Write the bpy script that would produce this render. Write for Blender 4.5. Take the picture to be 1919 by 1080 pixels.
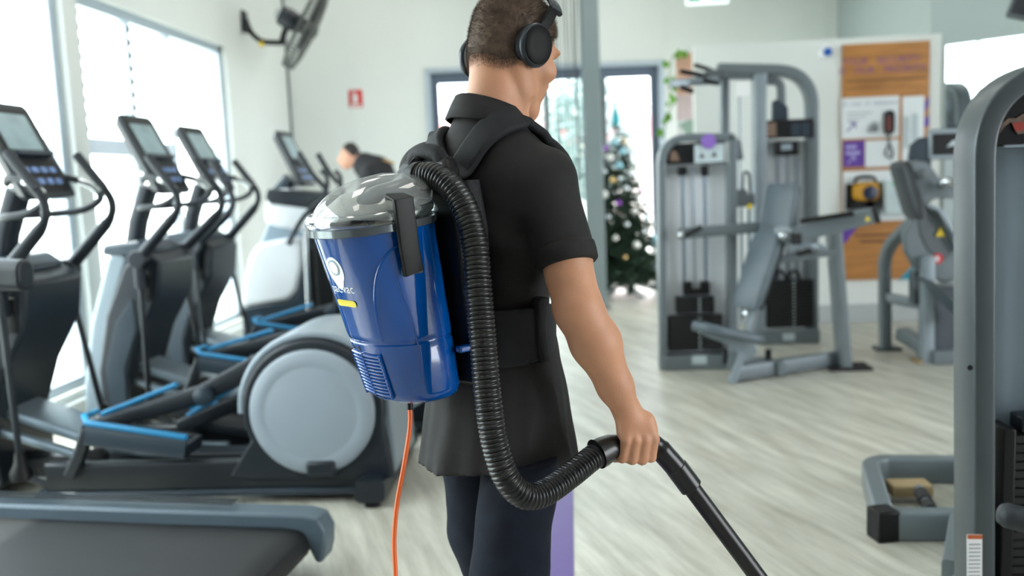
import bpy, bmesh, math, random
import numpy as np
from mathutils import Vector, Matrix

for o in list(bpy.data.objects):
    bpy.data.objects.remove(o, do_unlink=True)
scene = bpy.context.scene
COL = scene.collection
PI = math.pi
random.seed(7)
RNG = np.random.default_rng(11)

# ---------------------------------------------------------------- camera
YAW, PITCH, ROLL = math.radians(3.94), math.radians(6.9), math.radians(2.4)
cam_data = bpy.data.cameras.new('camera')
cam = bpy.data.objects.new('camera', cam_data)
COL.objects.link(cam)
fw = Vector((-math.sin(YAW) * math.cos(PITCH), math.cos(YAW) * math.cos(PITCH), -math.sin(PITCH)))
rt0 = fw.cross(Vector((0, 0, 1))).normalized()
up0 = rt0.cross(fw)
up = up0 * math.cos(ROLL) + rt0 * math.sin(ROLL)
rt = rt0 * math.cos(ROLL) - up0 * math.sin(ROLL)
m3 = Matrix((rt, up, -fw)).transposed()
cam.matrix_world = Matrix.Translation((0, 0, 1.38)) @ m3.to_4x4()
cam_data.sensor_width = 36.0
cam_data.lens = 1700.0 / 1919.0 * 36.0
cam_data.clip_start = 0.05
cam_data.dof.use_dof = True
cam_data.dof.focus_distance = 1.88
cam_data.dof.aperture_fstop = 2.0
scene.camera = cam

# ---------------------------------------------------------------- world and exposure
world = bpy.data.worlds.new('daylight')
scene.world = world
world.use_nodes = True
wn = world.node_tree
wn.nodes.clear()
w_out = wn.nodes.new('ShaderNodeOutputWorld')
w_bg = wn.nodes.new('ShaderNodeBackground')
w_tc = wn.nodes.new('ShaderNodeTexCoord')
w_no = wn.nodes.new('ShaderNodeTexNoise')
w_no.inputs['Scale'].default_value = 2.5
w_no.inputs['Detail'].default_value = 5
w_cr = wn.nodes.new('ShaderNodeValToRGB')
w_cr.color_ramp.elements[0].position = 0.38
w_cr.color_ramp.elements[0].color = (0.76, 0.88, 1.0, 1)
w_cr.color_ramp.elements[1].position = 0.62
w_cr.color_ramp.elements[1].color = (1.0, 0.99, 0.97, 1)
wn.links.new(w_tc.outputs['Generated'], w_no.inputs['Vector'])
wn.links.new(w_no.outputs['Fac'], w_cr.inputs['Fac'])
wn.links.new(w_cr.outputs['Color'], w_bg.inputs['Color'])
w_bg.inputs['Strength'].default_value = 9.0
wn.links.new(w_bg.outputs['Background'], w_out.inputs['Surface'])
sun_d = bpy.data.lights.new('sun', 'SUN')
sun_d.energy = 9.0
sun_d.angle = math.radians(1.0)
sun_d.color = (1.0, 0.96, 0.9)
sun = bpy.data.objects.new('sun', sun_d)
COL.objects.link(sun)
sun.rotation_euler = Vector((0.42, -0.05, -1.0)).to_track_quat('-Z', 'Y').to_euler()
scene.view_settings.view_transform = 'Standard'
scene.view_settings.look = 'None'
scene.view_settings.gamma = 1.0
scene.view_settings.use_curve_mapping = False
scene.view_settings.exposure = 0.1
LAMP_POWER = 4.5          # emission of the ceiling panel lights

# ---------------------------------------------------------------- helpers
def srgb(r, g, b):
    return tuple(((c / 255 / 12.92) if c / 255 <= 0.04045 else ((c / 255 + 0.055) / 1.055) ** 2.4) for c in (r, g, b))

MATS = {}
def mat(name, rgb, rough=0.5, metal=0.0, vary=0.08, scale=8.0, bump=0.0, bscale=60.0, coat=0.0, sheen=0.0, spec=0.5, emit=0.0, stretch=None):
    if name in MATS:
        return MATS[name]
    m = bpy.data.materials.new(name)
    m.use_nodes = True
    nt = m.node_tree
    b = nt.nodes['Principled BSDF']
    c = srgb(*rgb)
    b.inputs['Roughness'].default_value = rough
    b.inputs['Metallic'].default_value = metal
    b.inputs['Specular IOR Level'].default_value = spec
    b.inputs['Coat Weight'].default_value = coat
    b.inputs['Coat Roughness'].default_value = 0.08
    b.inputs['Sheen Weight'].default_value = sheen
    tc = nt.nodes.new('ShaderNodeTexCoord')
    vec = tc.outputs['Object']
    if stretch:
        mp = nt.nodes.new('ShaderNodeMapping')
        mp.inputs['Scale'].default_value = stretch
        nt.links.new(vec, mp.inputs['Vector'])
        vec = mp.outputs['Vector']
    no = nt.nodes.new('ShaderNodeTexNoise')
    no.inputs['Scale'].default_value = scale
    no.inputs['Detail'].default_value = 4
    nt.links.new(vec, no.inputs['Vector'])
    cr = nt.nodes.new('ShaderNodeValToRGB')
    cr.color_ramp.elements[0].position = 0.3
    cr.color_ramp.elements[1].position = 0.7
    cr.color_ramp.elements[0].color = (*[max(0, x * (1 - vary)) for x in c], 1)
    cr.color_ramp.elements[1].color = (*[min(1, x * (1 + vary)) for x in c], 1)
    nt.links.new(no.outputs['Fac'], cr.inputs['Fac'])
    nt.links.new(cr.outputs['Color'], b.inputs['Base Color'])
    if bump > 0:
        n2 = nt.nodes.new('ShaderNodeTexNoise')
        n2.inputs['Scale'].default_value = bscale
        n2.inputs['Detail'].default_value = 3
        nt.links.new(vec, n2.inputs['Vector'])
        bp = nt.nodes.new('ShaderNodeBump')
        bp.inputs['Strength'].default_value = bump
        bp.inputs['Distance'].default_value = 0.004
        nt.links.new(n2.outputs['Fac'], bp.inputs['Height'])
        nt.links.new(bp.outputs['Normal'], b.inputs['Normal'])
    if emit > 0:
        nt.links.new(cr.outputs['Color'], b.inputs['Emission Color'])
        b.inputs['Emission Strength'].default_value = emit
    MATS[name] = m
    return m

def glass_mat(name, tint=(0.93, 0.97, 0.96), gloss=0.08, rough=0.02):
    if name in MATS:
        return MATS[name]
    m = bpy.data.materials.new(name)
    m.use_nodes = True
    nt = m.node_tree
    nt.nodes.clear()
    o = nt.nodes.new('ShaderNodeOutputMaterial')
    t = nt.nodes.new('ShaderNodeBsdfTransparent')
    t.inputs['Color'].default_value = (*tint, 1)
    g = nt.nodes.new('ShaderNodeBsdfGlossy')
    g.inputs['Roughness'].default_value = rough
    f = nt.nodes.new('ShaderNodeLayerWeight')
    f.inputs['Blend'].default_value = 0.12
    ma = nt.nodes.new('ShaderNodeMath')
    ma.operation = 'ADD'
    ma.use_clamp = True
    ma.inputs[1].default_value = gloss
    mx = nt.nodes.new('ShaderNodeMixShader')
    nt.links.new(f.outputs['Facing'], ma.inputs[0])
    mu = nt.nodes.new('ShaderNodeMath')
    mu.operation = 'MULTIPLY'
    mu.inputs[1].default_value = 0.55
    nt.links.new(ma.outputs[0], mu.inputs[0])
    nt.links.new(mu.outputs[0], mx.inputs['Fac'])
    nt.links.new(t.outputs[0], mx.inputs[1])
    nt.links.new(g.outputs[0], mx.inputs[2])
    nt.links.new(mx.outputs[0], o.inputs['Surface'])
    MATS[name] = m
    return m

def V(*a):
    return Vector(a if len(a) == 3 else a[0])

def fillet(pts, r, n=6, closed=False):
    """round the corners of a polyline"""
    pts = [Vector(p) for p in pts]
    out = []
    N = len(pts)
    for i, p in enumerate(pts):
        if not closed and i in (0, N - 1):
            out.append(p)
            continue
        a, c = pts[i - 1], pts[(i + 1) % N]
        d1, d2 = (a - p), (c - p)
        rr = r[i] if isinstance(r, (list, tuple)) else r
        k = min(rr, d1.length * 0.49, d2.length * 0.49)
        if k < 1e-5:
            out.append(p)
            continue
        s, e = p + d1.normalized() * k, p + d2.normalized() * k
        for j in range(n + 1):
            t = j / n
            out.append((1 - t) ** 2 * s + 2 * t * (1 - t) * p + t * t * e)
    return out

def spline(pts, n=8):
    """Catmull-Rom through the points"""
    P = [Vector(p) for p in pts]
    P = [2 * P[0] - P[1]] + P + [2 * P[-1] - P[-2]]
    out = []
    for i in range(1, len(P) - 2):
        a, b, c, d = P[i - 1], P[i], P[i + 1], P[i + 2]
        for j in range(n):
            t = j / n
            out.append(0.5 * ((2 * b) + (c - a) * t + (2 * a - 5 * b + 4 * c - d) * t * t + (3 * b - a - 3 * c + d) * t ** 3))
    out.append(P[-2])
    return out

def resample(pts, n):
    P = [Vector(p) for p in pts]
    L = [0]
    for a, b in zip(P, P[1:]):
        L.append(L[-1] + (b - a).length)
    out = []
    k = 0
    for i in range(n):
        s = L[-1] * i / (n - 1)
        while k < len(P) - 2 and L[k + 1] < s:
            k += 1
        t = (s - L[k]) / max(1e-9, L[k + 1] - L[k])
        out.append(P[k].lerp(P[k + 1], t))
    return out

def rrect(w, h, r=0.0, n=3):
    """rounded rectangle profile, counter-clockwise"""
    r = min(r, w * 0.49, h * 0.49)
    if r <= 0:
        return [(-w / 2, -h / 2), (w / 2, -h / 2), (w / 2, h / 2), (-w / 2, h / 2)]
    out = []
    for cx, cy, a0 in ((w / 2 - r, -h / 2 + r, -PI / 2), (w / 2 - r, h / 2 - r, 0), (-w / 2 + r, h / 2 - r, PI / 2), (-w / 2 + r, -h / 2 + r, PI)):
        for j in range(n + 1):
            a = a0 + j / n * PI / 2
            out.append((cx + r * math.cos(a), cy + r * math.sin(a)))
    return out

class MB:
    """collects shapes, then links them as ONE mesh object"""
    def __init__(s):
        s.v = []
        s.f = []
    def add(s, vs, fs):
        k = len(s.v)
        s.v += [tuple(p) for p in vs]
        s.f += [tuple(i + k for i in f) for f in fs]
        return s
    def box(s, c, d, rot=None):
        x, y, z = d[0] / 2, d[1] / 2, d[2] / 2
        vs = [Vector(p) for p in ((-x, -y, -z), (x, -y, -z), (x, y, -z), (-x, y, -z), (-x, -y, z), (x, -y, z), (x, y, z), (-x, y, z))]
        if rot is not None:
            M = rot if isinstance(rot, Matrix) else Matrix.Rotation(rot[2], 3, 'Z') @ Matrix.Rotation(rot[1], 3, 'Y') @ Matrix.Rotation(rot[0], 3, 'X')
            vs = [M @ v for v in vs]
        return s.add([v + Vector(c) for v in vs], [(0, 3, 2, 1), (4, 5, 6, 7), (0, 1, 5, 4), (1, 2, 6, 5), (2, 3, 7, 6), (3, 0, 4, 7)])
    def bb(s, a, b):
        return s.box([(p + q) / 2 for p, q in zip(a, b)], [abs(q - p) for p, q in zip(a, b)])
    def sweep(s, path, prof, ref=(0, 0, 1), caps=True, scale=None, closed=False):
        """profile (u,v) swept along a path; u is sideways, v is along ref"""
        path = [Vector(p) for p in path]
        N, K = len(path), len(prof)
        ref = Vector(ref)
        vs = []
        for i, p in enumerate(path):
            if closed:
                t = (path[(i + 1) % N] - path[i - 1])
            else:
                t = path[min(i + 1, N - 1)] - path[max(i - 1, 0)]
            t.normalize()
            u = t.cross(ref)
            if u.length < 1e-4:
                u = t.cross(Vector((0.3, 1, 0.2)))
            u.normalize()
            w = u.cross(t)
            k = scale[i] if scale else 1.0
            ku, kv = k if isinstance(k, tuple) else (k, k)
            vs += [p + u * (a * ku) + w * (b * kv) for a, b in prof]
        fs = []
        for i in range(N if closed else N - 1):
            j = (i + 1) % N
            for q in range(K):
                r = (q + 1) % K
                fs.append((i * K + q, i * K + r, j * K + r, j * K + q))
        if caps and not closed:
            fs.append(tuple(range(K - 1, -1, -1)))
            fs.append(tuple((N - 1) * K + q for q in range(K)))
        return s.add(vs, fs)
    def tube(s, path, r, seg=12, caps=True, radii=None, closed=False):
        """round tube, parallel transport"""
        path = [Vector(p) for p in path]
        N = len(path)
        vs = []
        u = None
        for i, p in enumerate(path):
            t = (path[(i + 1) % N] - path[i - 1]) if closed else path[min(i + 1, N - 1)] - path[max(i - 1, 0)]
            t.normalize()
            if u is None:
                u = t.orthogonal().normalized()
            u = (u - t * u.dot(t)).normalized()
            w = t.cross(u)
            rr = radii[i] if radii else r
            vs += [p + (u * math.cos(a) + w * math.sin(a)) * rr for a in (2 * PI * k / seg for k in range(seg))]
        fs = []
        for i in range(N if closed else N - 1):
            j = (i + 1) % N
            for k in range(seg):
                q = (k + 1) % seg
                fs.append((i * seg + k, i * seg + q, j * seg + q, j * seg + k))
        if caps and not closed:
            fs.append(tuple(range(seg - 1, -1, -1)))
            fs.append(tuple((N - 1) * seg + k for k in range(seg)))
        return s.add(vs, fs)
    def cyl(s, a, b, r, r2=None, seg=20):
        return s.tube([a, b], r, seg, True, [r, r if r2 is None else r2])
    def lathe(s, prof, c=(0, 0, 0), axis=(0, 0, 1), seg=32):
        """profile of (radius, height) turned about an axis through c"""
        ax = Vector(axis).normalized()
        u = ax.orthogonal().normalized()
        w = ax.cross(u)
        vs, fs = [], []
        for r, h in prof:
            for k in range(seg):
                a = 2 * PI * k / seg
                vs.append(Vector(c) + ax * h + (u * math.cos(a) + w * math.sin(a)) * max(r, 1e-5))
        for i in range(len(prof) - 1):
            for k in range(seg):
                q = (k + 1) % seg
                fs.append((i * seg + k, i * seg + q, (i + 1) * seg + q, (i + 1) * seg + k))
        fs.append(tuple(range(seg - 1, -1, -1)))
        fs.append(tuple((len(prof) - 1) * seg + k for k in range(seg)))
        return s.add(vs, fs)
    def prism(s, poly, a, b, plane='XZ'):
        """polygon extruded from a to b; plane XZ extrudes along Y, YZ along X, XY along Z"""
        def P(p, t):
            return {'XZ': (p[0], t, p[1]), 'YZ': (t, p[0], p[1]), 'XY': (p[0], p[1], t)}[plane]
        n = len(poly)
        vs = [P(p, a) for p in poly] + [P(p, b) for p in poly]
        fs = [tuple(range(n)), tuple(range(2 * n - 1, n - 1, -1))]
        fs += [(i, i + n, (i + 1) % n + n, (i + 1) % n) for i in range(n)]
        return s.add(vs, fs)
    def loft(s, rings, caps=True):
        K = len(rings[0])
        vs = [p for r in rings for p in r]
        fs = []
        for i in range(len(rings) - 1):
            for q in range(K):
                r = (q + 1) % K
                fs.append((i * K + q, i * K + r, (i + 1) * K + r, (i + 1) * K + q))
        if caps:
            fs.append(tuple(range(K - 1, -1, -1)))
            fs.append(tuple((len(rings) - 1) * K + q for q in range(K)))
        return s.add(vs, fs)
    def ball(s, c, r, seg=16, rings=10, rot=None):
        r = (r, r, r) if not isinstance(r, (tuple, list)) else r
        vs, fs = [], []
        for i in range(rings + 1):
            th = PI * (i + 0.02) / (rings + 0.04)
            for k in range(seg):
                a = 2 * PI * k / seg
                p = Vector((r[0] * math.sin(th) * math.cos(a), r[1] * math.sin(th) * math.sin(a), r[2] * math.cos(th)))
                vs.append((rot @ p if rot else p) + Vector(c))
        for i in range(rings):
            for k in range(seg):
                q = (k + 1) % seg
                fs.append((i * seg + k, (i + 1) * seg + k, (i + 1) * seg + q, i * seg + q))
        return s.add(vs, fs)
    def mesh(s, name, angle=0.7):
        me = bpy.data.meshes.new(name)
        me.from_pydata(s.v, [], s.f)
        bm = bmesh.new()
        bm.from_mesh(me)
        bmesh.ops.recalc_face_normals(bm, faces=bm.faces)
        bm.to_mesh(me)
        bm.free()
        me.shade_smooth()
        me.set_sharp_from_angle(angle=angle)
        return me
    def build(s, name, m, parent=None, bevel=0.0, seg=2, angle=0.7, loc=None):
        me = s.mesh(name, angle)
        o = bpy.data.objects.new(name, me)
        COL.objects.link(o)
        me.materials.append(m)
        if parent is not None:
            o.parent = parent
        if loc is not None:
            o.location = loc
        if bevel > 0:
            md = o.modifiers.new('bevel', 'BEVEL')
            md.width = bevel
            md.segments = seg
            md.limit_method = 'ANGLE'
            md.angle_limit = 0.6
        return o

def tag(o, label, cat, group=None):
    o['label'] = label
    o['category'] = cat
    if group:
        o['group'] = group
    return o

def thing(name, label, cat, loc=(0, 0, 0), rz=0.0, group=None):
    o = bpy.data.objects.new(name, None)
    COL.objects.link(o)
    o.empty_display_size = 0.1
    o.location = loc
    o.rotation_euler = (0, 0, rz)
    return tag(o, label, cat, group)

def struct(o):
    o['kind'] = 'structure'
    return o

def text_mesh(body, size, name, m, parent, origin, right, upv, extrude=0.0004, align='CENTER', space=1.0):
    """flat lettering as a mesh lying in the plane of right / upv"""
    cu = bpy.data.curves.new('tmp', 'FONT')
    cu.body = body
    cu.size = size
    cu.align_x = align
    cu.align_y = 'CENTER'
    cu.space_character = space
    cu.extrude = extrude
    cu.resolution_u = 3
    ob = bpy.data.objects.new('tmp', cu)
    COL.objects.link(ob)
    dg = bpy.context.evaluated_depsgraph_get()
    me = bpy.data.meshes.new_from_object(ob.evaluated_get(dg))
    bpy.data.objects.remove(ob, do_unlink=True)
    bpy.data.curves.remove(cu)
    r, u = Vector(right).normalized(), Vector(upv).normalized()
    n = r.cross(u)
    for v in me.vertices:
        v.co = Vector(origin) + r * v.co.x + u * v.co.y + n * v.co.z
    me.name = name
    me.materials.clear()
    me.materials.append(m)
    o = bpy.data.objects.new(name, me)
    COL.objects.link(o)
    if parent is not None:
        o.parent = parent
    return o

# ---- signed-distance modelling for bodies and cloth
class SDF:
    def __init__(s, lo, hi, h):
        s.lo = np.array(lo, float)
        s.h = h
        s.n = np.ceil((np.array(hi) - s.lo) / h).astype(int) + 1
        s.d = np.full(s.n, 1.0, np.float32)
    def window(s, lo, hi):
        a = np.clip(np.floor((np.array(lo) - s.lo) / s.h).astype(int), 0, s.n)
        b = np.clip(np.ceil((np.array(hi) - s.lo) / s.h).astype(int) + 1, 0, s.n)
        sl = tuple(slice(i, j) for i, j in zip(a, b))
        g = np.meshgrid(*[s.lo[k] + s.h * np.arange(a[k], b[k]) for k in range(3)], indexing='ij')
        return sl, np.stack(g, -1).astype(np.float32)
    def blend(s, sl, d, k, op='u'):
        a = s.d[sl]
        if op == 'u':
            if k > 0:
                h = np.clip(0.5 + 0.5 * (a - d) / k, 0, 1)
                s.d[sl] = a * (1 - h) + d * h - k * h * (1 - h)
            else:
                s.d[sl] = np.minimum(a, d)
        else:
            if k > 0:
                h = np.clip(0.5 - 0.5 * (a + d) / k, 0, 1)
                s.d[sl] = a * (1 - h) - d * h + k * h * (1 - h)
            else:
                s.d[sl] = np.maximum(a, -d)
    def ell(s, c, r, k=0.03, R=None, op='u'):
        c, r = np.array(c, float), np.array(r, float)
        m = r.max() + k * 2 + 0.02
        sl, P = s.window(c - m, c + m)
        if P.size == 0: return s
        q = P - c
        if R is not None:
            q = q @ np.array(R, float)
        k0 = np.linalg.norm(q / r, axis=-1)
        k1 = np.linalg.norm(q / (r * r), axis=-1) + 1e-9
        s.blend(sl, k0 * (k0 - 1) / k1, k, op)
        return s
    def cone(s, a, b, ra, rb, k=0.03, op='u', flat=None):
        a, b = np.array(a, float), np.array(b, float)
        m = max(ra, rb) + k * 2 + 0.02
        sl, P = s.window(np.minimum(a, b) - m, np.maximum(a, b) + m)
        if P.size == 0: return s
        ab = b - a
        t = np.clip(((P - a) @ ab) / (ab @ ab), 0, 1)
        q = P - a - t[..., None] * ab
        if flat is not None:      # (axis, factor): squash the section along an axis
            ax = np.array(flat[0], float)
            ax /= np.linalg.norm(ax)
            q = q + (q @ ax)[..., None] * ax * (flat[1] - 1)
        s.blend(sl, np.linalg.norm(q, axis=-1) - (ra + (rb - ra) * t), k, op)
        return s
    def chain(s, pts, rad, k=0.01):
        for i in range(len(pts) - 1):
            s.cone(pts[i], pts[i + 1], rad[i], rad[i + 1], k)
        return s
    def grid(s):
        g = np.meshgrid(*[s.lo[k] + s.h * np.arange(s.n[k]) for k in range(3)], indexing='ij')
        return np.stack(g, -1).astype(np.float32)
    def mesh(s, name, smooth=2):
        d = s.d
        ins = d < 0
        c = sum(ins[i:d.shape[0] - 1 + i, j:d.shape[1] - 1 + j, k:d.shape[2] - 1 + k].astype(np.int8) for i in (0, 1) for j in (0, 1) for k in (0, 1))
        act = (c > 0) & (c < 8)
        idx = np.full(act.shape, -1, np.int64)
        cells = np.argwhere(act)
        idx[act] = np.arange(len(cells))
        acc = np.zeros((len(cells), 3))
        cnt = np.zeros(len(cells))
        corners = [(i, j, k) for i in (0, 1) for j in (0, 1) for k in (0, 1)]
        val = {o: d[tuple((cells + o).T)] for o in corners}
        for o in corners:
            for ax in range(3):
                if o[ax] == 0:
                    p = list(o)
                    p[ax] = 1
                    va, vb = val[o], val[tuple(p)]
                    x = (va < 0) != (vb < 0)
                    t = np.where(x, va / np.where(x, va - vb, 1), 0)
                    pos = np.tile(np.array(o, float), (len(cells), 1))
                    pos[:, ax] += t
                    acc[x] += pos[x]
                    cnt[x] += 1
        vs = s.lo + s.h * (cells + acc / cnt[:, None])
        faces = []
        for ax in range(3):
            sh = [slice(None)] * 3
            A = [slice(1, -1)] * 3
            A[ax] = slice(0, -1)
            B = list(A)
            B[ax] = slice(1, None)
            ia, ib = ins[tuple(A)], ins[tuple(B)]
            e = np.argwhere(ia != ib)
            off = np.array([1, 1, 1])
            off[ax] = 0
            e0 = e + off
            u, w = (ax + 1) % 3, (ax + 2) % 3
            du, dw = np.eye(3, dtype=int)[u], np.eye(3, dtype=int)[w]
            q = [idx[tuple((e0 - a * du - b * dw).T)] for a, b in ((1, 1), (0, 1), (0, 0), (1, 0))]
            q = np.stack(q, -1)
            flip = ~ia[tuple(e.T)]
            q[flip] = q[flip][:, ::-1]
            faces.append(q)
        F = np.concatenate(faces)
        F = F[(F >= 0).all(1)]
        for _ in range(smooth):
            sm = np.zeros_like(vs)
            cn = np.zeros(len(vs))
            for a in range(4):
                i, j = F[:, a], F[:, (a + 1) % 4]
                np.add.at(sm, i, vs[j])
                np.add.at(sm, j, vs[i])
                np.add.at(cn, i, 1)
                np.add.at(cn, j, 1)
            vs = 0.45 * vs + 0.55 * sm / np.maximum(cn, 1)[:, None]
        me = bpy.data.meshes.new(name)
        me.from_pydata(vs.tolist(), [], F.tolist())
        me.validate()
        me.shade_smooth()
        return me

def mesh_obj(name, me, m, parent=None):
    o = bpy.data.objects.new(name, me)
    COL.objects.link(o)
    me.materials.clear()
    me.materials.append(m)
    if parent is not None:
        o.parent = parent
    return o

# ---------------------------------------------------------------- materials shared by many things
M_FRAME = mat('grey_painted_steel', (128, 136, 140), 0.38, 0.35, 0.05, 5, 0.02, 200)
M_FRAME_D = mat('dark_grey_steel', (92, 98, 102), 0.4, 0.35, 0.06, 5)
M_BLACK = mat('black_plastic', (16, 17, 19), 0.45, 0, 0.12, 10, spec=0.3)
M_RUBBER = mat('black_rubber', (20, 20, 22), 0.7, 0, 0.15, 20, 0.1, 150)
M_CHAR = mat('charcoal_plastic', (20, 29, 38), 0.42, 0, 0.1, 6)
M_SLATE = mat('slate_plastic', (42, 55, 66), 0.36, 0.1, 0.08, 6)
M_SILVER = mat('silver_plastic', (150, 163, 173), 0.35, 0.25, 0.05, 4)
M_DISC = mat('pale_grey_plastic', (142, 154, 164), 0.45, 0.0, 0.04, 3)
M_WHITE = mat('white_plastic', (236, 238, 238), 0.45, 0, 0.02, 4)
M_CHROME = mat('chrome', (205, 210, 214), 0.15, 1.0, 0.03, 4)
M_BLUE = mat('cyan_blue_trim', (8, 122, 172), 0.45, 0, 0.06, 6)
M_PAD = mat('grey_vinyl_pad', (84, 96, 104), 0.36, 0, 0.06, 9, 0.15, 220)
M_PURPLE = mat('purple_print', (88, 44, 150), 0.5, 0, 0.06, 5)
M_GLASS = glass_mat('window_glass')
M_SHROUD = mat('frosted_shroud', (196, 206, 214), 0.35, 0, 0.05, 3)
M_STACK = mat('black_weight_plate', (26, 27, 29), 0.5, 0.2, 0.1, 10)

# ================================================================ THE ROOM
def floor_mat():
    m = bpy.data.materials.new('pale_wood_look_vinyl')
    m.use_nodes = True
    nt = m.node_tree
    b = nt.nodes['Principled BSDF']
    tc = nt.nodes.new('ShaderNodeTexCoord')
    mp = nt.nodes.new('ShaderNodeMapping')
    mp.inputs['Rotation'].default_value = (0, 0, math.radians(-21))
    nt.links.new(tc.outputs['Object'], mp.inputs['Vector'])
    st = nt.nodes.new('ShaderNodeMapping')
    st.inputs['Scale'].default_value = (9.0, 0.9, 1)
    nt.links.new(mp.outputs['Vector'], st.inputs['Vector'])
    n1 = nt.nodes.new('ShaderNodeTexNoise')
    n1.inputs['Scale'].default_value = 1.6
    n1.inputs['Detail'].default_value = 7
    n1.inputs['Roughness'].default_value = 0.62
    nt.links.new(st.outputs['Vector'], n1.inputs['Vector'])
    r1 = nt.nodes.new('ShaderNodeValToRGB')
    r1.color_ramp.elements[0].position = 0.3
    r1.color_ramp.elements[0].color = (*srgb(160, 157, 144), 1)
    r1.color_ramp.elements[1].position = 0.68
    r1.color_ramp.elements[1].color = (*srgb(214, 212, 200), 1)
    nt.links.new(n1.outputs['Fac'], r1.inputs['Fac'])
    bk = nt.nodes.new('ShaderNodeTexBrick')
    bm_ = nt.nodes.new('ShaderNodeMapping')
    bm_.inputs['Rotation'].default_value = (0, 0, PI / 2)
    nt.links.new(mp.outputs['Vector'], bm_.inputs['Vector'])
    nt.links.new(bm_.outputs['Vector'], bk.inputs['Vector'])
    bk.inputs['Color1'].default_value = (0.93, 0.93, 0.93, 1)
    bk.inputs['Color2'].default_value = (1.05, 1.05, 1.05, 1)
    bk.inputs['Mortar'].default_value = (0.8, 0.8, 0.8, 1)
    bk.inputs['Scale'].default_value = 1.0
    bk.inputs['Mortar Size'].default_value = 0.0012
    bk.inputs['Brick Width'].default_value = 1.2
    bk.inputs['Row Height'].default_value = 0.16
    bk.offset = 0.37
    mx = nt.nodes.new('ShaderNodeMix')
    mx.data_type = 'RGBA'
    mx.blend_type = 'MULTIPLY'
    mx.inputs['Factor'].default_value = 1.0
    nt.links.new(r1.outputs['Color'], mx.inputs['A'])
    nt.links.new(bk.outputs['Color'], mx.inputs['B'])
    nt.links.new(mx.outputs['Result'], b.inputs['Base Color'])
    b.inputs['Roughness'].default_value = 0.38
    b.inputs['Specular IOR Level'].default_value = 0.4
    bp = nt.nodes.new('ShaderNodeBump')
    bp.inputs['Strength'].default_value = 0.06
    bp.inputs['Distance'].default_value = 0.002
    nt.links.new(n1.outputs['Fac'], bp.inputs['Height'])
    nt.links.new(bp.outputs['Normal'], b.inputs['Normal'])
    return m

M_WALL = mat('painted_wall_panel', (222, 226, 222), 0.6, 0, 0.015, 1.5, 0.03, 40)
M_CEIL = mat('ceiling_paint', (205, 208, 208), 0.8, 0, 0.01, 1)
M_ALU = mat('window_aluminium', (186, 198, 208), 0.4, 0.4, 0.03, 5)
M_DOORF = mat('grey_blue_door_frame', (96, 108, 124), 0.45, 0.3, 0.05, 5)
M_SKIRT = mat('grey_skirting', (172, 178, 178), 0.5, 0, 0.03, 6)

ZC = 4.2                                  # ceiling height
XL = -3.16                                # inner face of the window wall
def YB(x):                                # inner face of the far wall (not quite square to the windows)
    return 10.50 + 0.12 * (x + 1.575)
BA = math.atan(0.12)
XR0, YR0 = 3.16, 8.05                     # where the mirrored wall starts
RDIR = Vector((0.72, -0.694, 0)).normalized()

struct(MB().bb((-3.7, -4.0, -0.15), (9.0, 12.6, 0.0)).build('floor', floor_mat()))
struct(MB().bb((-3.7, -4.0, ZC), (9.0, 12.6, ZC + 0.15)).build('ceiling', M_CEIL))

# window wall, pierced by three window openings that start just above the floor
W_OPEN = [(0.9, 5.70), (5.88, 8.47)]
ZS = 0.16
wl = MB()
ys = [-4.0]
for a, b in W_OPEN:
    ys += [a, b]
ys.append(YB(XL) + 0.2)
for i in range(0, len(ys), 2):
    wl.bb((XL - 0.2, ys[i], 0), (XL, ys[i + 1], ZC))
for (a, b), ZH in zip(W_OPEN, (3.35, 2.71)):
    wl.bb((XL - 0.2, a, 0), (XL, b, ZS))
    wl.bb((XL - 0.2, a, ZH), (XL, b, ZC))
struct(wl.build('wall_left', M_WALL))

for n, (a, b) in enumerate(W_OPEN):
    ZH = (3.35, 2.71)[n]
    w = bpy.data.objects.new('window_%d' % (n + 1), None)
    COL.objects.link(w)
    struct(w)
    fr = MB()
    xf0, xf1 = XL - 0.13, XL - 0.05
    for y0, y1, z0, z1 in ((a, b, ZH - 0.07, ZH), (a, b, ZS, ZS + 0.06), (a, a + 0.07, ZS, ZH), (b - 0.07, b, ZS, ZH)):
        fr.bb((xf0, y0, z0), (xf1, y1, z1))
    fr.build('window_frame', M_ALU, w, 0.006)
    cuts = [a + 0.07]
    if n == 1:
        cuts += [6.67, 7.35]
    else:
        cuts += [1.8, 2.75, 3.7, 4.7]
    cuts.append(b - 0.07)
    for q in cuts[1:-1]:
        MB().bb((xf0 + 0.01, q - 0.025, ZS + 0.06), (xf1 - 0.01, q + 0.025, ZH - 0.07)).build('mullion', M_ALU, w, 0.004)
    for i in range(len(cuts) - 1):
        y0, y1 = cuts[i] + 0.02, cuts[i + 1] - 0.02
        if n == 1 and i < 2:
            MB().bb((xf0 + 0.01, y0, 1.66), (xf1 - 0.005, y1, 1.77)).build('transom', M_ALU, w, 0.004)
            MB().bb((XL - 0.094, y0, ZS + 0.06), (XL - 0.086, y1, 1.66)).build('pane', M_GLASS, w)
            for k in range(9):                       # glass louvre blades
                zc_ = 1.83 + k * 0.095
                MB().box((XL - 0.09, (y0 + y1) / 2, zc_), (0.006, y1 - y0, 0.115), (0, math.radians(28), 0)).build('louvre_blade', M_GLASS, w)
                MB().box((XL - 0.075, y0 + 0.012, zc_), (0.05, 0.018, 0.05)).build('blade_clip', M_FRAME_D, w, 0.003)
        else:
            MB().bb((XL - 0.094, y0, ZS + 0.06), (XL - 0.086, y1, ZH - 0.07)).build('pane', M_GLASS, w)

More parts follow.
